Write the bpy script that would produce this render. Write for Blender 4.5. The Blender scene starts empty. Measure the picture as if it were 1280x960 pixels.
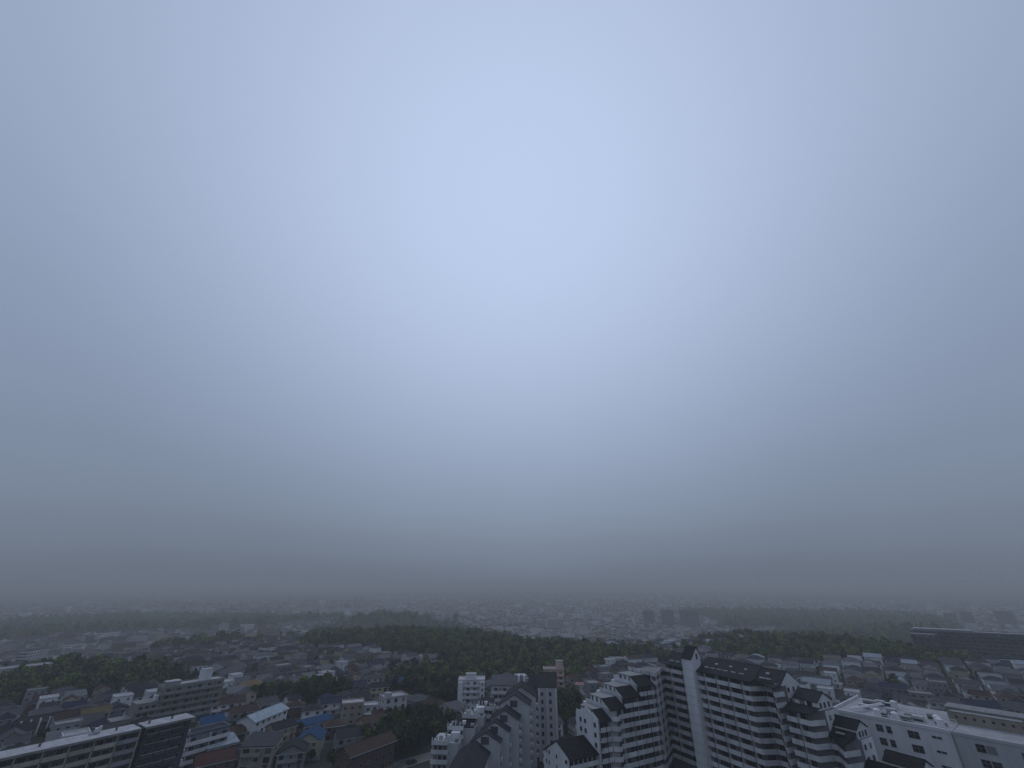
import bpy, math, random
import numpy as np
R = math.radians
rnd = random.Random(7)
scene = bpy.context.scene
col = scene.collection

# ------------------------------------------------------------------ camera
CAMZ = 70.0
F = 515.0                      # focal length in pixels of the 1280 px wide photograph
PITCH = R(25.6)
cam = bpy.data.cameras.new('camera')
cam.sensor_width = 36.0
cam.lens = 36.0 * F / 1280.0
cam.clip_start = 0.5
cam.clip_end = 20000
camo = bpy.data.objects.new('camera', cam)
camo.location = (0, 0, CAMZ)
camo.rotation_euler = (R(90) + PITCH, 0, 0)
col.objects.link(camo)
scene.camera = camo

# ------------------------------------------------------------------ overcast sky, veiled sun, exposure
SUN_EL, SUN_AZ = R(49), R(1)
sdir = (math.sin(SUN_AZ) * math.cos(SUN_EL), math.cos(SUN_AZ) * math.cos(SUN_EL), math.sin(SUN_EL))
world = bpy.data.worlds.new('World')
scene.world = world
world.use_nodes = True
wn, wl = world.node_tree.nodes, world.node_tree.links
bg = wn['Background']
tc = wn.new('ShaderNodeTexCoord')
nrm = wn.new('ShaderNodeVectorMath'); nrm.operation = 'NORMALIZE'
wl.new(tc.outputs['Generated'], nrm.inputs[0])
sep = wn.new('ShaderNodeSeparateXYZ'); wl.new(nrm.outputs[0], sep.inputs[0])
nz = wn.new('ShaderNodeTexNoise'); nz.inputs['Scale'].default_value = 1.6; nz.inputs['Detail'].default_value = 3
wl.new(nrm.outputs[0], nz.inputs['Vector'])
nm = wn.new('ShaderNodeMath'); nm.operation = 'MULTIPLY_ADD'
wl.new(nz.outputs['Fac'], nm.inputs[0]); nm.inputs[1].default_value = 0.10; nm.inputs[2].default_value = -0.05
el = wn.new('ShaderNodeMath'); el.operation = 'ADD'
wl.new(sep.outputs['Z'], el.inputs[0]); wl.new(nm.outputs[0], el.inputs[1])
ramp = wn.new('ShaderNodeValToRGB'); ramp.color_ramp.interpolation = 'B_SPLINE'
SKY = [(0.0, (.147, .178, .231)), (.05, (.178, .215, .281)), (.14, (.222, .275, .370)), (.28, (.253, .318, .442)),
       (.485, (.305, .381, .533)), (.70, (.342, .424, .590)), (1.0, (.345, .426, .590))]
while len(ramp.color_ramp.elements) < len(SKY):
    ramp.color_ramp.elements.new(.5)
for e_, (p_, c_) in zip(ramp.color_ramp.elements, SKY):
    e_.position = p_; e_.color = (*c_, 1)
wl.new(el.outputs[0], ramp.inputs['Fac'])
dot = wn.new('ShaderNodeVectorMath'); dot.operation = 'DOT_PRODUCT'
wl.new(nrm.outputs[0], dot.inputs[0]); dot.inputs[1].default_value = sdir
gl = wn.new('ShaderNodeMapRange'); gl.inputs['From Min'].default_value = .60; gl.inputs['From Max'].default_value = 1.0
wl.new(dot.outputs['Value'], gl.inputs['Value'])
gc = wn.new('ShaderNodeMix'); gc.data_type = 'RGBA'; gc.blend_type = 'ADD'
glow = wn.new('ShaderNodeMix'); glow.data_type = 'RGBA'
glow.inputs['A'].default_value = (0, 0, 0, 1); glow.inputs['B'].default_value = (.225, .266, .345, 1)
gp = wn.new('ShaderNodeMath'); gp.operation = 'POWER'; gp.inputs[1].default_value = 1.7
wl.new(gl.outputs[0], gp.inputs[0]); wl.new(gp.outputs[0], glow.inputs['Factor'])
gc.inputs['Factor'].default_value = 1.0
wl.new(ramp.outputs['Color'], gc.inputs['A']); wl.new(glow.outputs['Result'], gc.inputs['B'])
wl.new(gc.outputs['Result'], bg.inputs['Color'])
bg.inputs['Strength'].default_value = 1.0

sun = bpy.data.lights.new('sun', 'SUN')
sun.energy = 0.5
sun.angle = R(40)
sun.color = (1.0, .97, .93)
suno = bpy.data.objects.new('sun', sun)
suno.rotation_euler = (R(90) - SUN_EL, 0, math.pi - SUN_AZ)
suno.location = (0, 0, 300)
col.objects.link(suno)

vs = scene.view_settings
vs.view_transform = 'Standard'; vs.look = 'None'; vs.exposure = -0.15; vs.gamma = 1.0; vs.use_curve_mapping = False
cy = scene.cycles
cy.max_bounces = 5; cy.diffuse_bounces = 2; cy.glossy_bounces = 2; cy.transmission_bounces = 2
cy.volume_bounces = 0; cy.transparent_max_bounces = 6
cy.use_denoising = True
HAZE_DENSITY = 0.00043

# ------------------------------------------------------------------ pixel <-> place (a pixel is a direction; the ground gives the distance)
CP, SP = math.cos(PITCH), math.sin(PITCH)
def ray(px, py):
    u, v = (px - 640) / F, (480 - py) / F
    return u, CP - v * SP, SP + v * CP
def at_z(px, py, z):
    q = ray(px, py); t = (z - CAMZ) / q[2]
    return q[0] * t, q[1] * t
def project(x, y, z):
    zr = z - CAMZ
    f = y * CP + zr * SP
    if f < 1: return (-9999, -9999)
    return 640 + F * x / f, 480 - F * (-y * SP + zr * CP) / f

VALLEY = 54.0
HILLS = [  # x, y, radius x, radius y, height
    (15, 470, 130, 62, 6), (-130, 580, 130, 120, 9), (-190, 760, 170, 150, 12), (-330, 1330, 300, 190, 30),
    (-330, 370, 120, 60, 6), (330, 500, 110, 90, 12), (290, 600, 70, 60, 10),
    (640, 920, 240, 170, 18), (-430, 690, 160, 120, 10), (-800, 950, 300, 250, 22),
    (-150, 260, 150, 90, 6), (420, 300, 160, 160, 6), (900, 800, 260, 220, 18)]
def hgt(x, y):
    z = 0.0
    for hx, hy, rx, ry, hh in HILLS:
        z = z + hh * np.exp(-((x - hx) / rx) ** 2 - ((y - hy) / ry) ** 2)
    t = np.clip((np.sqrt(x * x + y * y) - 500.0) / 600.0, 0, 1)      # beyond the ridge the land drops into a wider valley
    return z - VALLEY * t * t * (3 - 2 * t)
def ground(px, py):
    q = ray(px, py)
    z = 2.0
    for _ in range(14):
        t = (z - CAMZ) / q[2]
        z = .5 * z + .5 * float(hgt(q[0] * t, q[1] * t))
    t = (z - CAMZ) / q[2]
    return q[0] * t, q[1] * t, float(hgt(q[0] * t, q[1] * t))

# ------------------------------------------------------------------ materials
MATS = {}
def mat(name, c, rough=.7, var=.18, scale=.35, streak=False, rnd_amt=.15, spec=.35, noise2=None):
    if name in MATS: return MATS[name]
    m = bpy.data.materials.new(name); m.use_nodes = True
    n, l = m.node_tree.nodes, m.node_tree.links
    b = n['Principled BSDF']
    b.inputs['Roughness'].default_value = rough
    b.inputs['Specular IOR Level'].default_value = spec
    t = n.new('ShaderNodeTexCoord'); mp = n.new('ShaderNodeMapping')
    oi = n.new('ShaderNodeObjectInfo')
    l.new(t.outputs['Object'], mp.inputs['Vector'])
    off = n.new('ShaderNodeMath'); off.operation = 'MULTIPLY'; off.inputs[1].default_value = 57.0
    l.new(oi.outputs['Random'], off.inputs[0])
    l.new(off.outputs[0], mp.inputs['Location'])
    mp.inputs['Scale'].default_value = (1, 1, .16) if streak else (1, 1, 1)
    no = n.new('ShaderNodeTexNoise'); no.inputs['Scale'].default_value = scale; no.inputs['Detail'].default_value = 6
    no.inputs['Roughness'].default_value = .65
    l.new(mp.outputs[0], no.inputs['Vector'])
    r = n.new('ShaderNodeMapRange'); r.inputs['From Min'].default_value = .3; r.inputs['From Max'].default_value = .7
    r.inputs['To Min'].default_value = 1 - var; r.inputs['To Max'].default_value = 1 + var * .6
    l.new(no.outputs['Fac'], r.inputs['Value'])
    rr = n.new('ShaderNodeMapRange'); rr.inputs['To Min'].default_value = 1 - rnd_amt; rr.inputs['To Max'].default_value = 1 + rnd_amt
    l.new(oi.outputs['Random'], rr.inputs['Value'])
    mu = n.new('ShaderNodeMath'); mu.operation = 'MULTIPLY'
    l.new(r.outputs[0], mu.inputs[0]); l.new(rr.outputs[0], mu.inputs[1])
    sc = n.new('ShaderNodeVectorMath'); sc.operation = 'SCALE'
    if noise2:
        n2 = n.new('ShaderNodeTexNoise'); n2.inputs['Scale'].default_value = noise2[1]; n2.inputs['Detail'].default_value = 4
        l.new(t.outputs['Object'], n2.inputs['Vector'])
        r2 = n.new('ShaderNodeMapRange'); r2.inputs['From Min'].default_value = .42; r2.inputs['From Max'].default_value = .6
        l.new(n2.outputs['Fac'], r2.inputs['Value'])
        mx = n.new('ShaderNodeMix'); mx.data_type = 'RGBA'
        mx.inputs['A'].default_value = (*c, 1); mx.inputs['B'].default_value = (*noise2[0], 1)
        l.new(r2.outputs[0], mx.inputs['Factor']); l.new(mx.outputs['Result'], sc.inputs[0])
    else:
        sc.inputs[0].default_value = c
    l.new(mu.outputs[0], sc.inputs['Scale'])
    l.new(sc.outputs[0], b.inputs['Base Color'])
    MATS[name] = m
    return m
def roofmat(name, c, rough=.55):
    """tiled or slated roof: rows of tiles as fine relief and tone"""
    if name in MATS: return MATS[name]
    m = mat(name, c, .85, .3, .5, rnd_amt=.25, spec=.12)
    n, l = m.node_tree.nodes, m.node_tree.links
    w = n.new('ShaderNodeTexWave'); w.bands_direction = 'Z'; w.inputs['Scale'].default_value = 1.1; w.inputs['Distortion'].default_value = .4
    t = n.new('ShaderNodeTexCoord'); l.new(t.outputs['Object'], w.inputs['Vector'])
    bp = n.new('ShaderNodeBump'); bp.inputs['Strength'].default_value = .35; bp.inputs['Distance'].default_value = .08
    l.new(w.outputs['Fac'], bp.inputs['Height']); l.new(bp.outputs[0], n['Principled BSDF'].inputs['Normal'])
    return m
WHITE = mat('white_render', (.60, .60, .61), .75, .22, .25, True, .06)
BAND = mat('white_balcony', (.52, .52, .53), .75, .32, .3, True, .08)
PALE = mat('pale_grey_wall', (.42, .43, .44), .75, .2, .25, True)
CREAM = mat('cream_wall', (.36, .32, .235), .8, .2, .3, True)
BEIGE = mat('beige_wall', (.30, .27, .215), .8, .2, .3, True)
GREYW = mat('grey_wall', (.21, .215, .225), .8, .22, .3, True)
BROWNW = mat('brown_wall', (.095, .068, .055), .8, .25, .3, True)
BLUEW = mat('blue_grey_wall', (.13, .155, .20), .75, .2, .3, True)
PINKW = mat('pink_wall', (.50, .33, .30), .8, .2, .3, True)
GREENW = mat('grey_green_wall', (.19, .20, .175), .8, .3, .3, True)
DARKW = mat('dark_slab_wall', (.045, .05, .065), .7, .3, .3, True)
DGREY = mat('dark_grey_wall', (.10, .105, .115), .8, .25, .3, True)
SLABW = mat('cream_grey_panel', (.33, .315, .265), .8, .22, .3, True)
CONC = mat('concrete', (.20, .20, .20), .85, .28, .3)
ROOFTOP = mat('roof_membrane', (.30, .30, .32), .7, .3, .35)
SLATE = roofmat('slate_roof', (.020, .022, .028))
BLACKR = roofmat('black_roof', (.008, .009, .011), .7)
GREYR = roofmat('grey_tile_roof', (.050, .053, .062))
LGREYR = roofmat('light_grey_roof', (.095, .10, .11))
BLUER = roofmat('blue_roof', (.010, .045, .115))
NAVYR = roofmat('navy_roof', (.014, .019, .040))
BROWNR = roofmat('brown_roof', (.046, .031, .026))
REDR = roofmat('red_brown_roof', (.055, .024, .022))
TANR = roofmat('tan_roof', (.13, .092, .052))
GREENR = roofmat('green_roof', (.03, .045, .036))
METALR = roofmat('pale_metal_roof', (.24, .28, .32), .4)
FRAME = mat('window_frame', (.20, .20, .21), .5, .1)
DARKM = mat('dark_metal', (.03, .03, .035), .5, .15)
WOOD = mat('door_wood', (.10, .06, .04), .6, .2)
RED = mat('red_panel', (.35, .02, .02), .6, .1)
ASPHALT = mat('asphalt', (.05, .05, .053), .6, .3, .2)
LINE = mat('road_paint', (.6, .6, .6), .7, .3, .5)
TYRE = mat('tyre', (.02, .02, .02), .8, .1)
CARW = mat('white_car_paint', (.65, .66, .68), .25, .03)
CARS = mat('silver_car_paint', (.32, .33, .35), .3, .03)
CARD = mat('dark_car_paint', (.03, .035, .05), .25, .03)
BARK = mat('bark', (.05, .038, .028), .9, .3, 2.0)
LEAF = [mat('leaf_deep', (.022, .036, .015), .75, .6, .3, rnd_amt=.45, noise2=((.060, .094, .026), .16), spec=.15),
        mat('leaf_mid', (.058, .092, .022), .75, .6, .3, rnd_amt=.45, noise2=((.108, .145, .034), .16), spec=.15),
        mat('leaf_dark', (.012, .021, .011), .75, .6, .3, rnd_amt=.45, noise2=((.034, .050, .020), .16), spec=.15)]
def glassmat():
    m = bpy.data.materials.new('window_glass'); m.use_nodes = True
    n, l = m.node_tree.nodes, m.node_tree.links
    b = n['Principled BSDF']; b.inputs['Roughness'].default_value = .12; b.inputs['Specular IOR Level'].default_value = .25
    oi = n.new('ShaderNodeObjectInfo')
    r = n.new('ShaderNodeValToRGB'); r.color_ramp.interpolation = 'CONSTANT'
    E_ = r.color_ramp.elements
    E_[0].position = 0; E_[0].color = (.010, .012, .015, 1)
    E_[1].position = .6; E_[1].color = (.03, .032, .036, 1)
    for p, c in ((.82, (.09, .09, .088)), (.93, (.20, .195, .18))):
        e = E_.new(p); e.color = (*c, 1)
    l.new(oi.outputs['Random'], r.inputs['Fac']); l.new(r.outputs['Color'], b.inputs['Base Color'])
    return m
GLASS = glassmat(); MATS['window_glass'] = GLASS

# ------------------------------------------------------------------ mesh helpers
class MB:
    def __init__(s): s.v = []; s.f = []; s.m = []; s.mats = []
    def mi(s, m):
        if m not in s.mats: s.mats.append(m)
        return s.mats.index(m)
    def box(s, x0, y0, z0, x1, y1, z1, m):
        k = len(s.v)
        s.v += [(x0, y0, z0), (x1, y0, z0), (x1, y1, z0), (x0, y1, z0), (x0, y0, z1), (x1, y0, z1), (x1, y1, z1), (x0, y1, z1)]
        i = s.mi(m)
        for q in ((0, 3, 2, 1), (4, 5, 6, 7), (0, 1, 5, 4), (1, 2, 6, 5), (2, 3, 7, 6), (3, 0, 4, 7)):
            s.f.append(tuple(k + a for a in q)); s.m.append(i)
        return s
    def ext(s, pts, vec, m):
        """extrude a polygon along vec; closed solid"""
        k, n = len(s.v), len(pts); i = s.mi(m)
        s.v += [tuple(p) for p in pts] + [(p[0] + vec[0], p[1] + vec[1], p[2] + vec[2]) for p in pts]
        s.f.append(tuple(range(k + n - 1, k - 1, -1))); s.m.append(i)
        s.f.append(tuple(range(k + n, k + 2 * n))); s.m.append(i)
        for a in range(n):
            b = (a + 1) % n
            s.f.append((k + a, k + b, k + n + b, k + n + a)); s.m.append(i)
        return s
    def prism(s, poly, z0, z1, m):
        return s.ext([(p[0], p[1], z0) for p in poly], (0, 0, z1 - z0), m)
    def ribbon(s, a, b, z0, z1, m):
        """solid between two polylines of equal length"""
        for k in range(len(a) - 1):
            s.prism([a[k], a[k + 1], b[k + 1], b[k]], z0, z1, m)
        return s
    def cyl(s, x, y, z0, z1, r0, r1, m, n=8):
        k = len(s.v); i = s.mi(m)
        for z, r in ((z0, r0), (z1, r1)):
            for a in range(n):
                t = 2 * math.pi * a / n
                s.v.append((x + r * math.cos(t), y + r * math.sin(t), z))
        for a in range(n):
            b = (a + 1) % n
            s.f.append((k + a, k + b, k + n + b, k + n + a)); s.m.append(i)
        s.f.append(tuple(range(k + n, k + 2 * n))); s.m.append(i)
        s.f.append(tuple(range(k + n - 1, k - 1, -1))); s.m.append(i)
        return s
    def mesh(s, name):
        me = bpy.data.meshes.new(name)
        me.from_pydata(s.v, [], s.f)
        for m in s.mats: me.materials.append(m)
        me.polygons.foreach_set('material_index', s.m)
        me.update()
        return me
    def build(s, name, parent=None, loc=(0, 0, 0), rz=0):
        return obj(name, s.mesh(name), parent, loc, rz)
def obj(name, me, parent=None, loc=(0, 0, 0), rz=0, scale=None):
    o = bpy.data.objects.new(name, me)
    o.location = loc; o.rotation_euler = (0, 0, rz)
    if scale: o.scale = scale
    if parent: o.parent = parent
    col.objects.link(o)
    return o
def tag(o, label, cat, group=None, kind=None):
    if label: o['label'] = label
    if cat: o['category'] = cat
    if group: o['group'] = group
    if kind: o['kind'] = kind
    return o
def thing(name, loc, rz, label, cat, group=None):
    o = bpy.data.objects.new(name, None)
    o.location = loc; o.rotation_euler = (0, 0, rz); o.empty_display_size = 1
    col.objects.link(o)
    return tag(o, label, cat, group)
def offset(poly, d):
    """move a polyline to its left by d, mitred"""
    out = []
    for i, p in enumerate(poly):
        ns = []
        for a, b in ((i - 1, i), (i, i + 1)):
            if a >= 0 and b < len(poly):
                dx, dy = poly[b][0] - poly[a][0], poly[b][1] - poly[a][1]
                L = math.hypot(dx, dy); ns.append((-dy / L, dx / L))
        nx, ny = sum(q[0] for q in ns) / len(ns), sum(q[1] for q in ns) / len(ns)
        k = max(nx * nx + ny * ny, .35)
        out.append((p[0] + nx * d / k, p[1] + ny * d / k))
    return out
WIN = {}
def window_mesh(w, h, kind=0):
    key = (round(w, 2), round(h, 2), kind)
    if key not in WIN:
        b = MB(); f = .07
        b.box(-w / 2, -.09, 0, w / 2, .02, f, FRAME); b.box(-w / 2, -.09, h - f, w / 2, .02, h, FRAME)
        b.box(-w / 2, -.088, f, -w / 2 + f, .02, h - f, FRAME); b.box(w / 2 - f, -.088, f, w / 2, .02, h - f, FRAME)
        n = max(1, int(round(w / 1.0)))
        for k in range(1, n):
            x = -w / 2 + w * k / n
            b.box(x - .03, -.07, f, x + .03, .02, h - f, FRAME)
        if kind == 1:
            b.box(-w / 2 + f, -.072, h * .55, w / 2 - f, .021, h * .55 + .07, FRAME)
        b.box(-w / 2 + f, -.04, f, w / 2 - f, -.005, h - f, GLASS)
        WIN[key] = b.mesh('window')
    return WIN[key]
def window(parent, x, y, z, w, h, rz=0, kind=0):
    return obj('window', window_mesh(w, h, kind), parent, (x, y, z), rz)
def seg_windows(parent, p, q, z, w, h, pitch, margin=.5, kind=0, skip=0.0):
    """windows along the wall p->q; the outside is on the right of p->q"""
    dx, dy = q[0] - p[0], q[1] - p[1]; L = math.hypot(dx, dy)
    n = int((L - 2 * margin + pitch - w) / pitch)
    if n < 1: return
    rz = math.atan2(dy, dx)
    st = (L - (n - 1) * pitch) / 2
    for k in range(n):
        if rnd.random() < skip: continue
        t = (st + k * pitch) / L
        window(parent, p[0] + dx * t, p[1] + dy * t, z, w, h, rz, kind)
def slab_roof(b, pts, th, m):
    """sloping roof plane of thickness th, laid on the polygon pts"""
    p0, p1, p2 = [np.array(q, float) for q in pts[:3]]
    n = np.cross(p1 - p0, p2 - p0); n /= np.linalg.norm(n)
    if n[2] < 0: n = -n; pts = pts[::-1]
    b.ext(pts, tuple(n * th), m)
def lean(T, pts, th, m):
    b = MB(); slab_roof(b, pts, th, m); return b.build('lean_to_roof', T)
def gable_x(bw, br, x0, x1, y0, y1, ze, za, frac, wm, rm, ov=.5, zl=None):
    """roof with its ridge along x. y0 = front eave, y1 = rear eave, ridge at frac of the depth"""
    yr = y0 + (y1 - y0) * frac; zr_ = ze if zl is None else zl
    bw.ext([(x0, y0, ze - .01), (x0, y1, zr_ - .01), (x0, yr, za - .01)], (x1 - x0, 0, 0), wm)
    s0 = (za - ze) / (yr - y0); s1 = (za - zr_) / (y1 - yr)
    slab_roof(br, [(x0 - ov, y0 - ov, ze - s0 * ov + .03), (x1 + ov, y0 - ov, ze - s0 * ov + .03), (x1 + ov, yr, za + .03), (x0 - ov, yr, za + .03)], .2, rm)
    slab_roof(br, [(x0 - ov, yr + .002, za + .03), (x1 + ov, yr + .002, za + .03), (x1 + ov, y1 + ov, zr_ - s1 * ov + .03), (x0 - ov, y1 + ov, zr_ - s1 * ov + .03)], .2, rm)
    br.box(x0 - ov, yr - .15, za + .1, x1 + ov, yr + .15, za + .32, rm)
def gable_y(bw, br, x0, x1, y0, y1, ze, za, wm, rm, ov=.5):
    xr = (x0 + x1) / 2; s = (za - ze) / (x1 - xr)
    bw.ext([(x0, y0, ze - .01), (x1, y0, ze - .01), (xr, y0, za - .01)], (0, y1 - y0, 0), wm)
    for sg in (-1, 1):
        xe = x0 - ov if sg < 0 else x1 + ov
        slab_roof(br, [(xr + sg * .002, y0 - ov, za + .03), (xr + sg * .002, y1 + ov, za + .03), (xe, y1 + ov, ze - s * ov + .03), (xe, y0 - ov, ze - s * ov + .03)], .2, rm)
    br.box(xr - .15, y0 - ov, za + .1, xr + .15, y1 + ov, za + .32, rm)
def balcony(parent, poly, z, depth, m, ph=1.12, drop=.22, name='balcony'):
    b = MB(); inn = offset(poly, .16)
    b.ribbon(poly, inn, z - drop, z + ph, m)
    b.ribbon(inn, offset(poly, depth - .004), z - .17, z, m)
    return b.build(name, parent)
FL = 2.8

# ------------------------------------------------------------------ ground, road
def build_ground():
    def axis():
        a = []; v = 0.0; s = 12.0
        while v < 12500: a.append(v); v += s; s = 12 if v < 900 else min(s * 1.12, 500)
        return a
    ya = [-12000, -5600, -3000, -1200, -500, -200, -80] + axis()
    xp = axis(); xa = [-v for v in xp[:0:-1]] + xp
    X, Y = np.meshgrid(np.array(xa), np.array(ya))
    Z = hgt(X, Y)
    nx, ny = len(xa), len(ya)
    v = np.stack([X.ravel(), Y.ravel(), Z.ravel()], 1)
    f = [(j * nx + i, j * nx + i + 1, (j + 1) * nx + i + 1, (j + 1) * nx + i) for j in range(ny - 1) for i in range(nx - 1)]
    me = bpy.data.meshes.new('ground'); me.from_pydata(v.tolist(), [], f)
    me.materials.append(mat('ground_soil', (.030, .031, .030), .9, .5, .08, noise2=((.020, .030, .014), .02), spec=.1))
    for p in me.polygons: p.use_smooth = True
    tag(obj('ground', me), None, None, kind='structure')
build_ground()
def road_strip(name, pts, w, m, lift=.03, kerb=True, line=False):
    """a ribbon of road laid over the terrain"""
    P = []
    for a, b in zip(pts[:-1], pts[1:]):
        n = max(2, int(math.dist(a, b) / 4))
        for k in range(n): P.append((a[0] + (b[0] - a[0]) * k / n, a[1] + (b[1] - a[1]) * k / n))
    P.append(pts[-1])
    L, Rr = offset(P, w / 2), offset(P, -w / 2)
    def strip(bb, A, B, dz0, dz1, mm):
        for k in range(len(A) - 1):
            zz = [max(float(hgt(*q)) for q in (A[k + j], B[k + j], P[k + j])) for j in (0, 1)]
            q = [(A[k][0], A[k][1], zz[0] + dz0), (B[k][0], B[k][1], zz[0] + dz0), (B[k + 1][0], B[k + 1][1], zz[1] + dz0), (A[k + 1][0], A[k + 1][1], zz[1] + dz0)]
            i0 = len(bb.v); bb.v += q + [(c[0], c[1], c[2] + dz1 - dz0) for c in q]
            ii = bb.mi(mm)
            for fc in ((0, 1, 2, 3), (7, 6, 5, 4), (0, 4, 5, 1), (2, 6, 7, 3), (1, 5, 6, 2), (3, 7, 4, 0)):
                bb.f.append(tuple(i0 + c for c in fc)); bb.m.append(ii)
    b = MB(); strip(b, L, Rr, -.8, lift + .15, m)
    o = tag(b.build(name), None, None, kind='structure')
    if kerb:
        for sd in (1, -1):
            b = MB(); strip(b, offset(P, sd * w / 2), offset(P, sd * (w / 2 + .25)), -.8, lift + .28, CONC)
            b.build('kerb', o)
    if line:
        b = MB(); strip(b, offset(P, .07), offset(P, -.07), lift + .12, lift + .154, LINE)
        b.build('centre_line', o)
    return P
RESERVED = []           # (x, y, radius) ground already taken
rp = [ground(*q)[:2] for q in ((330, 1010), (430, 985), (500, 957), (545, 944), (566, 936), (590, 905))]
ROAD = road_strip('road', rp, 6.5, ASPHALT, line=True)
rp2 = [ground(*q)[:2] for q in ((232, 935), (262, 905), (300, 893), (352, 880), (372, 873))]
ROAD2 = road_strip('lane', rp2, 4.0, ASPHALT)
rp3 = [ground(*q)[:2] for q in ((1130, 868), (1180, 900), (1290, 915))]
ROAD3 = road_strip('lane', rp3, 5.0, ASPHALT)
for q in ROAD + ROAD2 + ROAD3: RESERVED.append((q[0], q[1], 6.5))

# ------------------------------------------------------------------ the tall banded apartment tower
S0 = (69.2, 189.8)
TROT = math.atan2(math.cos(R(151)), math.sin(R(151)))
def tower_world(x, y):
    c, s = math.cos(TROT), math.sin(TROT)
    return S0[0] + c * x - s * y, S0[1] + s * x + c * y
def tower():
    T = thing('apartment_tower', (*S0, 0), TROT, 'tall white apartment tower with a blank lift shaft and zigzag bands of balconies', 'apartment building')
    wall, roof = MB(), MB()
    WM = mat('shade_toned_recess_wall', (.15, .15, .16), .8, .25, .3, True)  # shade of the balcony recesses put into the wall colour
    # plan lines of the balcony fronts, left to right; the building lies on their left
    segs = [  # outer line, back y, eave height, lowest level with balconies
        ([(-27, -8.0), (-11.3, -8.6), (-18.6, 3.6), (-4.72, 3.6)], 14.5, 14, 3),
        ([(.02, 2.0), (21.5, 2.0), (23.6, 6.8), (26.0, 6.8), (30.6, .8), (31.2, 5.5)], 14.5, 14, 3),
        ([(31.21, 6.8), (32.3, 2.0), (39.4, 2.2), (40.9, 7.4)], 15.5, 12, 3),
        ([(40.91, 7.4), (42.4, 7.4), (46.4, 3.0), (47.8, 8.8)], 17.0, 10, 3),
        ([(47.81, 8.8), (49.6, 9.0), (54.4, 4.0), (60.0, 4.8), (61.2, 9.0)], 18.0, 8, 3)]
    for k, (pl, yb, nf, lo) in enumerate(segs):
        inn = offset(pl, 1.75)
        if k == 0: inn[-1] = (-4.72, inn[-1][1])
        if k == 1: inn[0] = (.02, inn[0][1])
        xl, xr = pl[0][0], pl[-1][0]
        if k == 0:
            core = [(xl, inn[0][1])] + inn[1:] + [(xr, yb), (-19.5, yb), (-27, 2.0)]
        else:
            core = [(xl, inn[0][1])] + inn[1:-1] + [(xr, inn[-1][1]), (xr, yb), (xl, yb)]
        top = nf * FL + .35
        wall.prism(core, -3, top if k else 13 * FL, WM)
        for f in range(lo, nf):
            if k == 0 and f == nf - 1:       # the top level stands back behind a roof terrace
                balcony(T, pl, f * FL, 1.75, BAND)
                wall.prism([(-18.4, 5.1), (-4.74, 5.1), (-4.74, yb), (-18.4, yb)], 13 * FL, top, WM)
                seg_windows(T, (-18.4, 5.1), (-4.74, 5.1), f * FL + .08, 2.3, 2.0, 2.9)
                continue
            balcony(T, pl, f * FL, 1.75, BAND)
            for a, b in zip(inn[:-1], inn[1:]):
                if math.dist(a, b) > 2.4: seg_windows(T, a, b, f * FL + .08, 2.9, 2.3, 3.15, .1)
        # rain pipes and party fins across the bands
        for a, b in zip(pl[:-1], pl[1:]):
            L = math.dist(a, b)
            if L < 6: continue
            n = int(L / 5.2)
            for q in range(1, n + 1):
                t = (q - .4) / (n + .2)
                x, y = a[0] + (b[0] - a[0]) * t, a[1] + (b[1] - a[1]) * t
                MB().box(-.06, -.14, 0, .06, -.02, nf * FL - 1.7, DARKM).build('rain_pipe', T, (x, y, 0), math.atan2(b[1] - a[1], b[0] - a[0]))
                MB().box(-.08, .18, 4 * FL, .08, 1.45, nf * FL - .3 if k else 13 * FL - .3, BAND).build('party_fin', T, (x, y, 0), math.atan2(b[1] - a[1], b[0] - a[0]))
    e1 = 14 * FL + .35
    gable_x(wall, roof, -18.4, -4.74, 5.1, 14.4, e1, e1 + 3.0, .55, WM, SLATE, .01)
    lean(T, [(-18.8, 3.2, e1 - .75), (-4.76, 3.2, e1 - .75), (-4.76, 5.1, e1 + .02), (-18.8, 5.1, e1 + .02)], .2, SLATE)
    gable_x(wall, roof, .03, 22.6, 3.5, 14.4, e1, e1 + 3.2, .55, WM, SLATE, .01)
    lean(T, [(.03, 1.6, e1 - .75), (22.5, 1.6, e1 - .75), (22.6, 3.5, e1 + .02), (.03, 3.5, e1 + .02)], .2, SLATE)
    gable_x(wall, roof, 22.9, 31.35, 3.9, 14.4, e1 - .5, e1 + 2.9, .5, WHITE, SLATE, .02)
    lean(T, [(23.0, 5.6, e1 - .62), (26.4, 5.6, e1 - .62), (30.9, .6, e1 - 1.0), (31.4, 3.9, e1 - .45), (23.0, 3.9, e1 - .45)], .18, SLATE)
    # stepped roofs going down to the right: a black lean-to slope and a white gable house at each step
    e2 = 12 * FL + .35
    lean(T, [(32.0, 1.5, e2 - .5), (39.6, 1.7, e2 - .5), (40.8, 6.6, e2 + .7), (31.4, 6.6, e2 + .7)], .2, SLATE)
    house = MB(); house.box(33.0, 7.0, e2, 40.0, 15.0, e2 + 2.1, WHITE)
    gable_x(house, roof, 33.0, 40.0, 7.0, 15.0, e2 + 2.1, e2 + 4.2, .5, WHITE, SLATE, .3); house.build('penthouse', T)
    for y in (8.6, 10.8, 13.2): window(T, 40.02, y, e2 + .4, 1.1, 1.4, R(90))
    seg_windows(T, (33, 7.0), (40, 7.0), e2 + .2, 1.6, 1.8, 2.2)
    e3 = 10 * FL + .35
    lean(T, [(41.0, 6.8, e3 - .4), (42.5, 6.9, e3 - .4), (46.5, 2.4, e3 - .9), (47.7, 8.2, e3 + .5), (47.4, 10, e3 + 1.4), (40.7, 10, e3 + 1.4)], .2, BLACKR)
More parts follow.
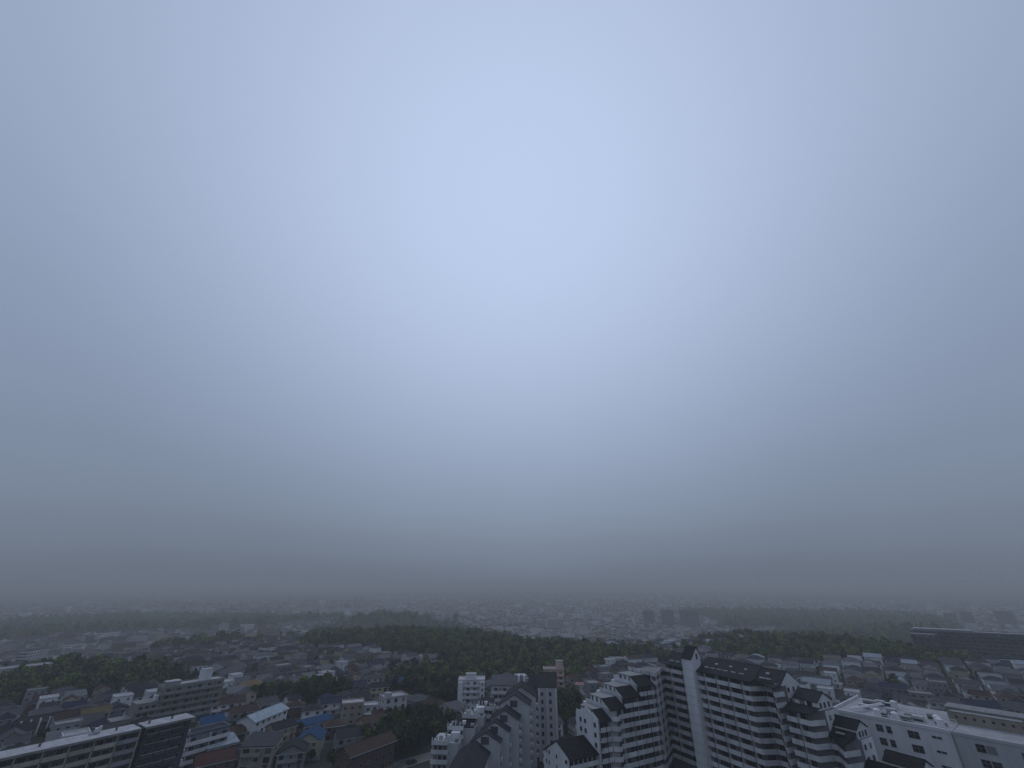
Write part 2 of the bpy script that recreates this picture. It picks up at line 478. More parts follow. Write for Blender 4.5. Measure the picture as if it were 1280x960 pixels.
    house = MB(); house.box(41.6, 10.4, e3, 47.4, 16.6, e3 + 2.2, WHITE)
    gable_x(house, roof, 41.6, 47.4, 10.4, 16.6, e3 + 2.2, e3 + 3.9, .5, WHITE, BLACKR, .3); house.build('penthouse', T)
    for y in (11.6, 13.4, 15.2): window(T, 47.42, y, e3 + .3, 1.0, 1.4, R(90))
    MB().box(-1.1, -.5, 0, 1.1, .5, .25, CONC).build('skylight', T, (44.2, 7.6, e3 + .95))
    e4 = 8 * FL + .35
    lean(T, [(47.9, 8.2, e4 - .3), (49.6, 8.4, e4 - .3), (54.4, 3.4, e4 - .8), (60.1, 4.2, e4 - .8), (60.9, 11, e4 + 1.2), (47.7, 11, e4 + 1.2)], .2, BLACKR)
    house = MB(); house.box(52.0, 11.2, e4, 60.5, 17.6, e4 + 2.0, WHITE)
    gable_x(house, roof, 52.0, 60.5, 11.2, 17.6, e4 + 2.0, e4 + 3.7, .5, WHITE, BLACKR, .3); house.build('penthouse', T)
    for y in (12.4, 14.4, 16.4): window(T, 60.52, y, e4 + .3, 1.0, 1.4, R(90))
    # end walls seen between the steps
    for x, nf, y0, y1 in ((31.22, 14, 6.5, 14), (40.93, 12, 9, 15), (47.83, 10, 10.5, 16.5), (61.22, 8, 10.5, 17.5)):
        for f in (nf - 1, nf - 2):
            for y in np.arange(y0 + 1.2, y1, 2.9):
                if f * FL > (nf - 2) * FL - .1 and x < 61.1: window(T, x + .14, float(y), f * FL + .7, 1.1, 1.3, R(90))
    for x, y0, y1, zt, zb in ((31.22, 6.9, 14.4, 14 * FL - .2, 12 * FL), (40.93, 8.3, 15.4, 12 * FL + .3, 10 * FL), (47.83, 10.4, 16.9, 10 * FL + .3, 8 * FL), (61.22, 9.6, 17.9, 8 * FL + .3, 5 * FL)):
        MB().box(x, y0, zb - 3, x + .12, y1, zt, WHITE).build('end_wall', T)
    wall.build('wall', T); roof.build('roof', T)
    # blank lift and stair shaft with its own little gable roof
    sh = MB(); sh.box(-4.7, 0, -3, 0, 5.2, 42.6, WHITE)
    sh.box(-4.72, 2.2, 42.6, .02, 5.9, 45.6 - 1.6, WHITE)
    sr = MB(); gable_x(sh, sr, -4.7, 0, 0, 6.0, 42.6, 46.4, .62, WHITE, SLATE, .15)
    so = sh.build('lift_shaft', T); sr.build('roof', so)
    for f in range(3, 15):
        MB().box(-4.73, -.03, f * FL, .03, .02, f * FL + .07, CONC).build('joint', so)
    MB().box(-.5, 0, 0, .5, .08, 1.8, DARKM).build('louvre', so, (0.05, 3.4, 42.6), R(90))
    # mast, roof lights
    m = MB(); m.cyl(0, 0, 0, 5.5, .12, .05, CONC); m.box(-1.0, -.05, 3.6, 1.0, .05, 3.75, CONC); m.box(-.05, -.7, 4.6, .05, .7, 4.75, CONC)
    m.cyl(-.9, 0, 3.7, 4.9, .05, .04, CONC); m.cyl(.9, 0, 3.7, 5.2, .05, .04, CONC)
    m.build('antenna', T, (-1.5, 11.5, 40.5))
    for x in (3.0, 5.6, 8.4, 11.0, 14.2, 17.4, 25.0, 27.2, -8.0, -11.0, -14.0):
        MB().box(-.9, -.22, 0, .9, .22, .32, PALE).build('roof_light', T, (x, 4.6, e1 + .62))
    for x in (6, 12, 18, 26):
        MB().box(-.5, -.35, 0, .5, .35, .5, PALE).build('roof_hatch', T, (x, 6.8, e1 + 1.7))
    for a in (-10, 0, 15, 30, 44, 55):
        RESERVED.append((*tower_world(a, 8), 15))
tower()

# ------------------------------------------------------------------ the stepped block in front of the tower
def stepped_block():
    T = thing('terraced_apartment_block', (*tower_world(-20, -29), 0), TROT, 'white terraced apartment block stepping down to a black roofed gable, joined to the tall tower', 'apartment building')
    OX, OY = -20, -29
    xf = -12 - OX
    wall, roof = MB(), MB()
    tiers = [(-17, -9.2, 12, 13), (-25, -17, 11, 12), (-32, -25, 10, 11), (-36.8, -32, 9, 10)]
    xb = -26 - OX
    for k, (ya, yb, nf, nfl) in enumerate(tiers):
        y0, y1 = ya - OY, yb - OY
        if k == 1: pl = [(xf, y0), (xf + .01, y1)]
        elif k == 2: pl = [(xf + .3, y0), (xf + 1.6, y0 + 1.5), (xf + 1.6, y0 + 3.0), (xf, y0 + 4.2), (xf, y1)]
        else: pl = [(xf, y0), (xf + .01, y1)]
        inn = offset(pl, 1.4)
        wall.prism([(inn[0][0], y0)] + inn[1:-1] + [(inn[-1][0], y1), (xb, y1), (xb, y0)], -3, nf * FL + .3, PALE)
        for f in range(3, nf):
            balcony(T, pl, f * FL, 1.4, BAND)
            for a, b in zip(inn[:-1], inn[1:]):
                if math.dist(a, b) > 1.9: seg_windows(T, a, b, f * FL + .08, 1.75, 2.3, 1.9, .1)
        y_m = (y0 + y1) / 2
        MB().box(.02, -.06, 3 * FL, .14, .06, nf * FL - 1.7, DARKM).build('rain_pipe', T, (xf, y_m, 0))
        e = nf * FL + .3
        # dark mono-pitch slope over the front, white boxed penthouse with its own flat cap behind
        lean(T, [(xf + .5, y0, e - .4), (xf + .5, y1, e - .4), (xf - 4.6, y1, e + 2.3), (xf - 4.6, y0, e + 2.3)], .2, BLACKR)
        wall.ext([(xf - .9, y0 + .02, e - .02), (xf - 4.6, y0 + .02, e - .02), (xf - 4.6, y0 + .02, e + 2.2)], (0, .2, 0), WHITE)
        pb = MB(); pb.box(xb + 1.6, y0 + 1.2, e - .01, xf - 4.9, y1 - .4, e + 2.2, WHITE)
        pb.box(xb + 1.3, y0 + .9, e + 2.2, xf - 4.7, y1 - .1, e + 2.4, GREYW)
        if k < 3:
            pb.box(xb - 1.2, y0 - .5, e - 2.6, xb + .8, y0 + 2.8, e - .2, WHITE)
        pb.build('penthouse', T)
        for x in (xf - 6.0, xf - 8.6, xf - 11.2): window(T, x, y0 + 1.2, e + .2, 1.0, 1.8, 0)
        b = MB(); b.ribbon([(xb, y0 - .02), (xf - 4.8, y0 - .02)], [(xb, y0 + .13), (xf - 4.8, y0 + .13)], e - .02, e + .9, BAND); b.build('terrace_parapet', T)
    # gable end of the lowest tier above the black roof
    yg, e = -36.8 - OY, 9 * FL + .3
    gw = MB(); gw.ext([(xf - 1.2, yg - .25, -3), (xb, yg - .25, -3), (xb, yg - .25, e + .3), (xf - 7.7, yg - .25, e + 2.6), (xf - 1.2, yg - .25, e)][::-1], (0, .24, 0), WHITE)
    gw.build('gable_wall', T)
    for f in (8, 7, 6):
        for x in (xf - 3.0, xf - 8.5, xf - 11.2): window(T, x, yg - .25, f * FL + .75, 1.2, 1.35)
        MB().box(-.9, -1.6, 0, .9, 1.6, 1.15, BAND).build('side_balcony', T, (xb - .9, yg + 2.4, f * FL - .1))
    # low gabled part with the big black roof
    x0, x1, y0, y1 = -30.5 - OX, -14 - OX, -49 - OY, -37.06 - OY
    wall.box(x0, y0, -3, x1 - 1.2, y1, 14.6, WHITE)
    wall.ext([(x0, y0, 14.59), (x1 - 1.2, y0, 14.59), (x1 - 1.2, y0, 16.2), (-22 - OX, y0, 19.2)], (0, y1 - y0, 0), WHITE)
    xr = -22 - OX
    lean(T, [(xr, y0 - .35, 19.3), (xr, y1, 19.3), (x1 + .4, y1, 16.0), (x1 + .4, y0 - .35, 16.0)], .22, BLACKR)
    lean(T, [(xr - .003, y0 - .35, 19.3), (xr - .003, y1, 19.3), (x0 - .4, y1, 14.5), (x0 - .4, y0 - .35, 14.5)], .22, BLACKR)
    for f in range(2, 6):
        z = f * FL - .4
        balcony(T, [(x1, y0), (x1 + .01, y1)], z, 1.25, BAND, 1.0)
        seg_windows(T, (x1 - 1.2, y0), (x1 - 1.2, y1), z + .08, 1.5, 1.9, 1.95, .3)
        if f > 2:
            for x in (x0 + 1.8, x0 + 3.6, x0 + 8.2, x1 - 2.6): window(T, x, y0, z + .85, .8 if x < x1 - 4 else 1.3, 1.1)
        MB().box(x0 - 1.2, y0 + .3, z - .2, x0 - .005, y1, z + 1.0, BAND).build('balcony', T)
    wall.build('wall', T); roof.build('roof', T)
    for y in (-12, -20, -28, -36, -44): RESERVED.append((*tower_world(-20, y), 12))
stepped_block()

# ------------------------------------------------------------------ the middle block of staggered gables
def gabled_block():
    ox, oy = -4.0, 205.0
    T = thing('gabled_apartment_block', (ox, oy, 0), R(-6), 'pale apartment block with a stair of staggered gables and dark slate roofs', 'apartment building')
    wall, roof, gw = MB(), MB(), MB()
    # centre x, front y, back y, half width, eave z, apex z
    tiers = [(-8.6, -44.0, -11.0, 5.6, 13.6, 16.8, False), (-4.6, -11.0, -6.3, 5.3, 16.4, 19.0, True), (-1.9, -6.3, -1.4, 5.4, 18.4, 21.2, True),
             (1.2, -1.4, 6.2, 5.6, 20.8, 23.8, True), (4.4, 6.2, 14.5, 6.2, 24.0, 27.4, True), (6.2, 14.5, 26.0, 6.4, 25.2, 28.6, False)]
    for k, (cx, y0, y1, hw, ze, za, lv) in enumerate(tiers):
        wall.box(cx - hw, y0, -4, cx + hw, y1 - .01, ze, PALE)
        g = MB(); r = MB()
        gable_y(g, r, cx - hw, cx + hw, y0, y1 - .01, ze, za, PALE, SLATE, .35)
        g.build('gable_wall', T); r.build('roof', T)
        if lv:
            p = MB().box(-1.5, -.1, 0, 1.5, .01, 2.2, DARKM)
            for q in range(5): p.box(-1.5, -.16, .2 + q * .42, 1.5, -.1, .26 + q * .42, FRAME)
            p.build('louvre', T, (cx - .3, y0 - .002, ze - .7))
            MB().box(-.5, -1.2, 0, .9, -.004, 1.1, PALE).build('terrace_box', T, (cx - hw + 1.2, y0, ze - 1.6))
        # right side: windows and little balconies in a checker
        xs = cx + hw
        n = max(1, int((y1 - y0) / 3.4))
        for q in range(n):
            y = y0 + (q + .5) * (y1 - y0) / n
            for f in range(2, int(ze / FL)):
                if k == 0: continue
                z = f * FL + (1.4 if q % 2 else 0)
                if z + 2 > ze: continue
                window(T, xs, y, z + .5, 1.5, 1.7, R(90))
                MB().box(0.004, -.95, 0, .75, .95, .95, BAND).build('balcony', T, (xs, y + .85, z - .95))
    # left terraces with balcony fronts
    ter = [(-24.6, -14.5, -13.0, -1.0, 16.0), (-20.5, -9.98, -6.5, 3.0, 18.8), (-16.0, -7.31, -1.0, 8.0, 21.2), (-12.2, -4.41, 5.0, 13.0, 22.6)]
    for k, (x0, x1, y0, y1, zt) in enumerate(ter):
        wall.box(x0, y0 + 1.2, -4, x1, y1, zt, PALE)
        xm = x0 + 6.4 if k < 3 else x1
        nf = int(zt / FL)
        for f in range(1, nf):
            z = zt - (nf - f) * FL
            balcony(T, [(x0, y0), (min(xm, x1), y0 + .01)], z, 1.2, BAND, 1.05)
            seg_windows(T, (x0, y0 + 1.2), (min(xm, x1), y0 + 1.2), z + .06, 1.4, 1.9, 1.8, .2)
        balcony(T, [(x0, y0), (min(xm, x1), y0 + .01)], zt - .15, 1.2, BAND, 1.0)
        for q in range(5):
            MB().box(-.09, -1.2, 0, .09, 1.6 if q % 2 else 0, 1.5 + .5 * (q % 3), PALE).build('terrace_screen', T, (x0 + .1 + q * 1.55, y0 + 1.19, zt))
        for q in range(6):
            MB().box(-.5 - .3 * (q % 2), -.5, 0, .5, .5 + .2 * (q % 3), .8 + .35 * (q % 4), (WHITE, PALE, GREYW)[q % 3]).build('roof_box', T, (x0 + .9 + q * (x1 - x0 - 1.8) / 5, y0 + 2.3 + 1.1 * ((q * 7) % 5), zt - .003))
        if k in (1, 3):
            lean(T, [(x0 + 1.5, y0 + 1.4, zt + .1), (x1 - .2, y0 + 1.4, zt + .1), (x1 - .2, y1 - .5, zt + 2.2), (x0 + 1.5, y1 - .5, zt + 2.2)], .2, SLATE)
            wall.ext([(x0 + 1.7, y0 + 1.5, zt - .02), (x0 + 1.7, y1 - .6, zt - .02), (x0 + 1.7, y1 - .6, zt + 2.15)], (x1 - x0 - 2.0, 0, 0), PALE)
        else:
            MB().box(0, 0, 0, 3.2, 3.0, 2.3, WHITE).build('stair_head', T, (x1 - 3.8, y0 + 4.0, zt - .005))
    # rear wing with pale lean-to roof and right hand end tower
    wall.box(-9.0, 30.0, -4, 6.0, 44.0, 26.2, PALE)
    lean(T, [(-9.4, 29.5, 26.0), (6.2, 29.5, 26.0), (6.2, 37, 28.8), (-9.4, 37, 28.8)], .2, LGREYR)
    wall.ext([(-9, 30.1, 26.1), (-9, 37, 26.1), (-9, 37, 28.7)], (15, 0, 0), PALE)
    for f in range(4, 9):
        balcony(T, [(-9, 28.8), (-.2, 28.81)], f * FL + .7, 1.2, BAND, 1.0)
        seg_windows(T, (-9, 30), (-.2, 30), f * FL + .75, 1.6, 1.9, 2.1)
    for x in (7.0, 9.6):
        MB().box(-.25, 0, 0, .25, 5.0, 2.6, WHITE).build('roof_fin', T, (x - 3, 28, 27.6))
    sr = MB(); sh = MB()
    sh.box(13.4, 22.0, -4, 21.6, 38.0, 27.2, PALE)
    gable_x(sh, sr, 13.4, 21.6, 22, 38, 27.2, 31.2, .5, PALE, SLATE, .3)
    so = sh.build('end_tower', T); sr.build('roof', so)
    for f in range(2, 9):
        for x in (15.2, 18.8): window(T, x, 22.0, f * FL + 1.6, 1.1, 1.5)
        for y in (24.5, 28.5, 32.5): window(T, 21.6, y, f * FL + 1.6, 1.2, 1.5, R(90))
    for x in (13.4, 17.0, 20.9):
        MB().box(0, -.5, -3, .7, -.004, 27.0, BAND).build('pilaster', T, (x, 22.0, 0))
    wall.box(9.0, 26.01, -4, 13.39, 40, 26.0, PALE)
    lean(T, [(8.6, 25.6, 26.0), (13.38, 25.6, 26.0), (13.38, 33, 29.4), (8.6, 33, 29.4)], .2, SLATE)
    wall.build('wall', T); roof.build('roof', T)
    for q in ((-16, 175, 12), (-22, 192, 14), (-14, 190, 12), (0, 205, 14), (8, 222, 14), (4, 240, 14), (20, 235, 14), (-20, 205, 12)): RESERVED.append(q)
gabled_block()

# ------------------------------------------------------------------ plain blocks with rows of windows or galleries
def frame_from(p, q):
    return math.atan2(q[1] - p[1], q[0] - p[0]), math.dist(p, q)
def left_slab():
    z = 25.0
    p, q = at_z(-60, 962.5, z), at_z(243, 897, z)
    rz, L = frame_from(p, q)
    T = thing('slab_apartment_block', (*p, 0), rz, 'long slab apartment block with pale flat roof, cream balconies and a dark end', 'apartment building')
    d = 7.5; xs = L * .735
    w = MB(); w.box(0, 1.3, -4, xs - .6, d, z - .1, DGREY); w.box(xs - .6, 2.2, -4, xs + .8, d - .3, z - .6, DARKM); w.box(xs + .8, .9, -4, L - .35, d - .02, z - .1, DARKW)
    w.box(L - .35, 1.6, -4, L, d, z - .1, PALE); w.build('wall', T)
    for x0, x1 in ((-.3, xs - .8), (xs + .5, L + .3)):
        r = MB(); r.box(x0, -.25, z - .1, x1, d + .4, z + .25, ROOFTOP); r.box(x0 + .01, -.4, z - .35, x1 - .01, -.24, z + .3, CONC); o = r.build('roof', T)
        for k in range(int((x1 - x0) / 3.2)):
            MB().box(-.03, -.2, 0, .03, d + .3, .012, CONC).build('roof_seam', o, (x0 + 1.2 + k * 3.2, 0, z + .25))
    for x in (L * .62, L * .3, L * .78, L * .9):
        MB().cyl(0, 0, 0, .6, .3, .25, CARD).box(-.35, -.35, .6, .35, .35, .72, DARKM).build('roof_vent', T, (x, d * .55, z + .25))
    MB().box(-1.6, -.5, 0, 1.0, .5, .5, PALE).box(-.4, -.9, .5, .5, .4, 1.6, WHITE).cyl(.9, 0, .5, 1.9, .45, .45, WHITE).build('water_tank', T, (L * .53, d * .7, z + .25))
    bay = (xs - .8) / 7
    for f in range(2, 9):
        zz = f * FL - .4
        for k in range(7):
            b = MB(); x0, x1 = k * bay + .25, (k + 1) * bay - .25
            b.box(x0, 0, zz - .15, x1, .14, zz + 1.05, SLABW if k < 6 else GREYW); b.box(x0, .14, zz - .14, x1, 1.29, zz, SLABW)
            b.build('balcony', T)
            for t in (.3, .72): window(T, x0 + (x1 - x0) * t, 1.3, zz + .05, 1.6, 1.9)
        for k in range(8):
            MB().box(-.16, .15, zz + .01, .16, 1.28, zz + FL - .2, SLABW).build('party_wall', T, (k * bay if k else .2, 0, 0))
    for f in range(2, 9):
        zz = f * FL - .4
        for k in range(3):
            x0 = xs + 1.4 + k * 3.7
            MB().box(0, 0, 0, 3.2, .12, 1.0, DARKW).box(-.1, -.02, 1.0, 3.3, .14, 1.07, PALE).box(0, .12, -.1, 3.2, .88, 0, DARKW).build('balcony', T, (x0, 0, zz))
            window(T, x0 + 1.5, .9, zz + .05, 1.7, 1.9)
        if f < 8: MB().box(.004, -1.5, 0, .9, 1.5, 1.15, PALE).build('stair_landing', T, (L, d * .5, zz + .6))
        window(T, L - 2.2, .9, zz + .5, 1.2, 1.3)
    for k in range(11):
        t = k / 10 * L
        c, s = math.cos(rz), math.sin(rz)
        RESERVED.append((p[0] + c * t - s * 4, p[1] + s * t + c * 4, 9))
left_slab()

def block(name, label, loc, rz, w, d, nf, wm, bm, rm=ROOFTOP, fh=FL, bays=None, gallery=True, lo=0, extras=(), cat='apartment building', group=None, ends=True, win=(1.7, 1.7), reserve=True):
    """flat roofed block; front along local -y, origin at the middle of the front"""
    T = thing(name, loc, rz, label, cat, group)
    H = nf * fh
    b = MB(); b.box(-w / 2, 1.3 if gallery else 0, -4, w / 2, d, H, wm); b.build('wall', T)
    r = MB(); r.box(-w / 2 - .2, 1.1 if gallery else -.2, H, w / 2 + .2, d + .2, H + .25, rm)
    for a in ((-w / 2 - .2, 1.1 if gallery else -.2, w / 2 + .2, 1.3 if gallery else .02), (-w / 2 - .2, d, w / 2 + .2, d + .2)): r.box(a[0], a[1], H + .25, a[2], a[3], H + .75, wm)
    for s in (-1, 1): r.box(s * (w / 2) - .1, 1.32 if gallery else .04, H + .25, s * (w / 2) + .1, d - .02, H + .75, wm)
    r.build('roof', T)
    n = bays or max(1, int(w / 4.2)); bw = w / n
    for f in range(lo, nf):
        z = f * fh
        if gallery: balcony(T, [(-w / 2, 0), (w / 2, .01)], z + .05, 1.3, bm, 1.05)
        for k in range(n):
            x = -w / 2 + (k + .5) * bw
            window(T, x, 1.3 if gallery else 0, z + (.12 if gallery else .8), min(win[0], bw - .5), (1.95 if gallery else win[1]))
        if ends:
            for y in np.arange(2.6, d - .8, 3.6):
                window(T, w / 2, float(y), z + .8, 1.1, 1.2, R(90)); window(T, -w / 2, float(y), z + .8, 1.1, 1.2, R(-90))
    if gallery:
        for k in range(1, n, 2):
            MB().box(-.07, .15, 0, .07, 1.28, H - .2, bm).build('party_wall', T, (-w / 2 + k * bw, 0, 0))
    for (x, y, sx, sy, sz, m) in extras:
        MB().box(-sx / 2, -sy / 2, 0, sx / 2, sy / 2, sz, m).box(-sx / 2 - .15, -sy / 2 - .15, sz, sx / 2 + .15, sy / 2 + .15, sz + .18, rm).build('stair_head', T, (x, y, H + .2))
    if reserve:
        c, s = math.cos(rz), math.sin(rz)
        for k in range(int(w / 8) + 1):
            x = -w / 2 + (k + .5) * w / (int(w / 8) + 1)
            RESERVED.append((loc[0] + c * x - s * d / 2, loc[1] + s * x + c * d / 2, max(8, d * .62)))
    return T

def white_block():
    z = 28.5
    p, q = at_z(1040, 889, z), at_z(1188, 917, z)
    rz, L = frame_from(p, q)
    q2 = at_z(1330, 944, z); rz2, L2 = frame_from(q, q2)
    T = thing('white_hospital_block', (*p, 0), rz, 'large plain white block with paired windows and plant on its flat roof', 'building')
    d = 30
    w = MB(); w.box(0, 0, -4, L, d, z, WHITE); w.box(L, .6, -4, L + L2, d - 4, z - .2, PALE); w.build('wall', T)
    r = MB(); r.box(.3, .3, z - .01, L - .002, d, z + .12, ROOFTOP); r.box(L, .9, z - .21, L + L2, d - 4.3, z - .05, ROOFTOP)
    r.box(-.15, -.15, z - .01, L, .3, z + .9, WHITE); r.box(L, .45, z - .21, L + L2, .9, z + .6, PALE)
    r.box(-.15, .3, z, .25, d, z + .9, WHITE); r.build('roof', T)
    MB().box(-.02, -.06, -3, .1, 0, z - .2, CONC).build('joint', T, (L + .2, .6, 0))
    for f in range(2, 8):
        zz = z - 3.1 - (7 - f) * 3.5
        for x, ww in ((L * .20, 1.5), (L * .42, 1.9), (L * .50, 1.4), (L * .68, 1.5), (L * .725, 1.3), (L * .10, 1.4)):
            window(T, x, 0, zz, ww, 1.9, kind=1)
        for x in (L - 4.2, L - 3.0): window(T, x, 0, zz + 1.1, 1.1, .6)
        for x in (5.6, 7.8, 14.4, 16.2, 20.8): 
            if x < L2: window(T, L + x, .6, zz - .2, 2.0 if x < 10 else 1.4, 1.9, kind=1)
    # white pipe bridge, tanks, units and railings on the roof
    rp = MB(); rp.box(-.25, 0, 0, .25, 17, .5, WHITE); rp.box(.6, 0, 0, .8, 17, .35, WHITE); rp.build('pipe_run', T, (L * .16, 3, z + 1.0), R(-18))
    for k in range(17):
        x, y = L * .2 + rnd.random() * L * .75, 2.5 + rnd.random() * 22
        if k % 3 == 2: MB().cyl(0, 0, .12, 2.2, 1.0, 1.0, WHITE, 12).cyl(0, 0, 2.2, 2.6, 1.0, .3, WHITE, 12).build('water_tank', T, (x, y, z))
        else: MB().box(-1.4, -.8, .12, 1.4, .8, 1.0 + rnd.random() * .8, GREYW if k % 2 else PALE).box(-1.2, -.9, .3, 1.2, -.8, .95, DARKM).build('air_unit', T, (x, y, z))
    for yy in (1.6, 8.0, 13.5, 19.0):
        rl = MB()
        for k in range(12): rl.box(k * 1.6 - .05, -.05, .12, k * 1.6 + .05, .05, 1.1, WHITE)
        rl.box(0, -.05, 1.1, 17.6, .05, 1.22, WHITE); rl.box(0, -.04, .6, 17.6, .04, .68, WHITE); rl.build('railing', T, (L * .42, yy, z))
    ph = MB(); ph.box(0, 0, 0, 22, 7, 4.0, BEIGE); ph.box(-.2, -.2, 4.0, 22.2, 7.2, 4.3, GREYW); po = ph.build('plant_room', T, (L * .93, 16, z - .1))
    MB().box(0, -.35, 0, 16, -.05, .4, WHITE).build('pipe_run', po, (1, 0, 3.2))
    for k in range(9): window(po, 2 + k * 2.1, 0, 1.4, .8, .8)
    for k in range(6): MB().box(-.05, 0, 0, .05, 7, .05, CONC).build('roof_seam', po, (3 + k * 3.2, 0, 4.3))
    # the lean-to canopy on the right
    cn = MB(); slab_roof(cn, [(0, -3.0, 0), (14, -3.0, 0), (14, 1.0, 1.6), (0, 1.0, 1.6)], .3, METALR); cn.box(.4, -2.8, -6, 14, .5, -.05, PALE); cn.build('lean_to', T, (L + 17.5, .6, z - 2.2))
    c, s = math.cos(rz), math.sin(rz)
    for x in range(0, int(L + L2), 9):
        for y in (3, 13, 24): RESERVED.append((p[0] + c * x - s * y, p[1] + s * x + c * y, 9))
white_block()

def gpos(px, py): x, y, z = ground(px, py); return (x, y, z)
# stepped grey block behind the slab
T = block('grey_apartment_block', 'grey six storey apartment block with white rooftop tower and lower stepped wing', gpos(232, 905), R(52), 27, 10, 6, GREENW, CONC, fh=2.75, extras=((5, 5, 4.5, 4.5, 5.0, WHITE), (-9, 6, 6, 5, 1.6, CONC)))
w = MB(); w.box(-22.5, 1.3, -4, -13.51, 10, 11.2, GREENW); w.box(-30, 1.3, -4, -22.51, 9.5, 6.0, GREENW)
w.box(-22.6, 1.2, 11.2, -13.7, 10.1, 11.6, CONC); w.box(-30.1, 1.2, 6.0, -22.6, 9.6, 6.4, CONC); w.box(-15.5, 3, 11.6, -14, 6, 13.6, WHITE); w.build('stepped_wing', T)
for f in range(4):
    balcony(T, [(-22.5, 0), (-13.6, .01)], f * 2.75 + .1, 1.3, CONC, 1.0)
    for x in (-20.5, -18, -15.6): window(T, x, 1.3, f * 2.75 + .1, 1.6, 1.9)
    if f < 2:
        balcony(T, [(-30, 0), (-22.6, .01)], f * 2.75 + .1, 1.3, CONC, 1.0)
        for x in (-28.4, -26, -24): window(T, x, 1.3, f * 2.75 + .1, 1.5, 1.9)
# small white block with rounded end walls near the gabled block
T = block('small_white_apartment', 'small white four storey apartment with stacked balconies beside trees', gpos(588, 888), R(3), 15.5, 11, 5, WHITE, WHITE, fh=2.8, bays=4, extras=((-.5, 7, 6, 5, 2.4, WHITE),))
for x in (-7.8, 5.0): MB().box(0, -.9, -3, 2.9, 1.25, 13.6, WHITE).build('side_bay', T, (x, 0, 0))
for f in range(5): window(T, 6.5, -.9, f * 2.8 + .7, 1.0, 1.3)
# pink block
T = block('pink_apartment_block', 'slim pink apartment block with brown balconies and rooftop lift tower', gpos(694, 888), R(-4), 12.5, 10, 7, PINKW, PINKW, rm=CONC, bays=3, extras=((3.6, 4.5, 4.4, 4.4, 4.2, PINKW),))
MB().cyl(0, 0, 0, 4, .08, .04, CONC).box(-.6, -.03, 2.5, .6, .03, 2.58, CONC).build('antenna', T, (3, 4, 24.0))
MB().cyl(0, 0, 0, 3.4, .08, .04, CONC).build('antenna', T, (5, 4, 24.0))
# other blocks farther off
block('white_apartment_block', 'white four storey apartment block with side balconies beside the blue roofed house', gpos(492, 906), R(35), 12, 9, 4, PALE, WHITE, bays=3, extras=((-3, 4, 3, 3, 1.5, PALE),), gallery=False)
block('beige_apartment_block', 'beige three storey block with small square windows among the houses', gpos(438, 906), R(20), 10.5, 8.5, 3, BEIGE, BEIGE, gallery=False, bays=3, win=(1.3, 1.0))
block('striped_apartment_block', 'dark blue block with long white balcony rails beside the slab', gpos(247, 962), R(58), 19, 8, 4, BLUEW, WHITE, rm=SLATE, bays=5)
block('dark_stepped_apartment', 'long dark terraced apartment block with pale roof below the misty hill', gpos(1236, 834), R(-37), 84, 16, 9, DGREY, DGREY, bays=20, extras=((-20, 8, 40, 9, 1.2, CONC),), ends=False)
block('low_dark_wing', 'lower stepped wing at the end of the long dark terraced block', gpos(1166, 826), R(-37), 18, 14, 7, DGREY, DGREY, bays=4, ends=False)
block('long_white_school', 'long white three storey building on the misty wooded plateau', gpos(440, 766), R(4), 165, 16, 5, PALE, WHITE, bays=26, ends=False, fh=3.4)
block('pale_school_wing', 'shorter pale building beside the long white one on the plateau', gpos(525, 765), R(10), 90, 14, 4, PALE, WHITE, bays=12, ends=False, fh=3.4)
for k, (px, py, wd, nf, rz) in enumerate(((812, 783, 34, 12, -30), (836, 784, 36, 13, -30), (864, 787, 52, 14, -30))):
    block('mid_rise_block', ['slim grey mid rise block beside a broader one in the misty town', 'slim grey mid rise block beside a broader one in the misty town', 'broad grey mid rise block beside two slim ones in the misty town'][k], gpos(px, py), R(rz), wd, 13, nf + 3, GREYW, GREYW, bays=6, ends=False, group='three mid rise blocks in the town')
block('town_apartment_block', 'pale slab apartment block amid the dense misty town', gpos(695, 789), R(12), 44, 14, 10, PALE, PALE, bays=7, ends=False)
for k, (px, py) in enumerate(((1195, 788), (1215, 786), (1262, 784))):
    block('misty_high_rise', 'slim high rise fading into the fog behind the dark terraced block' if k < 2 else 'broad high rise fading into the fog behind the dark terraced block', gpos(px, py), R(-40), 26 + 14 * (k == 2), 16, 15, GREYW, GREYW, bays=4, ends=False, group='high rises in the fog')
block('white_annex', 'low white building with a bright roof edge among dark houses', gpos(18, 853), R(58), 34, 12, 3, PALE, WHITE, bays=9)

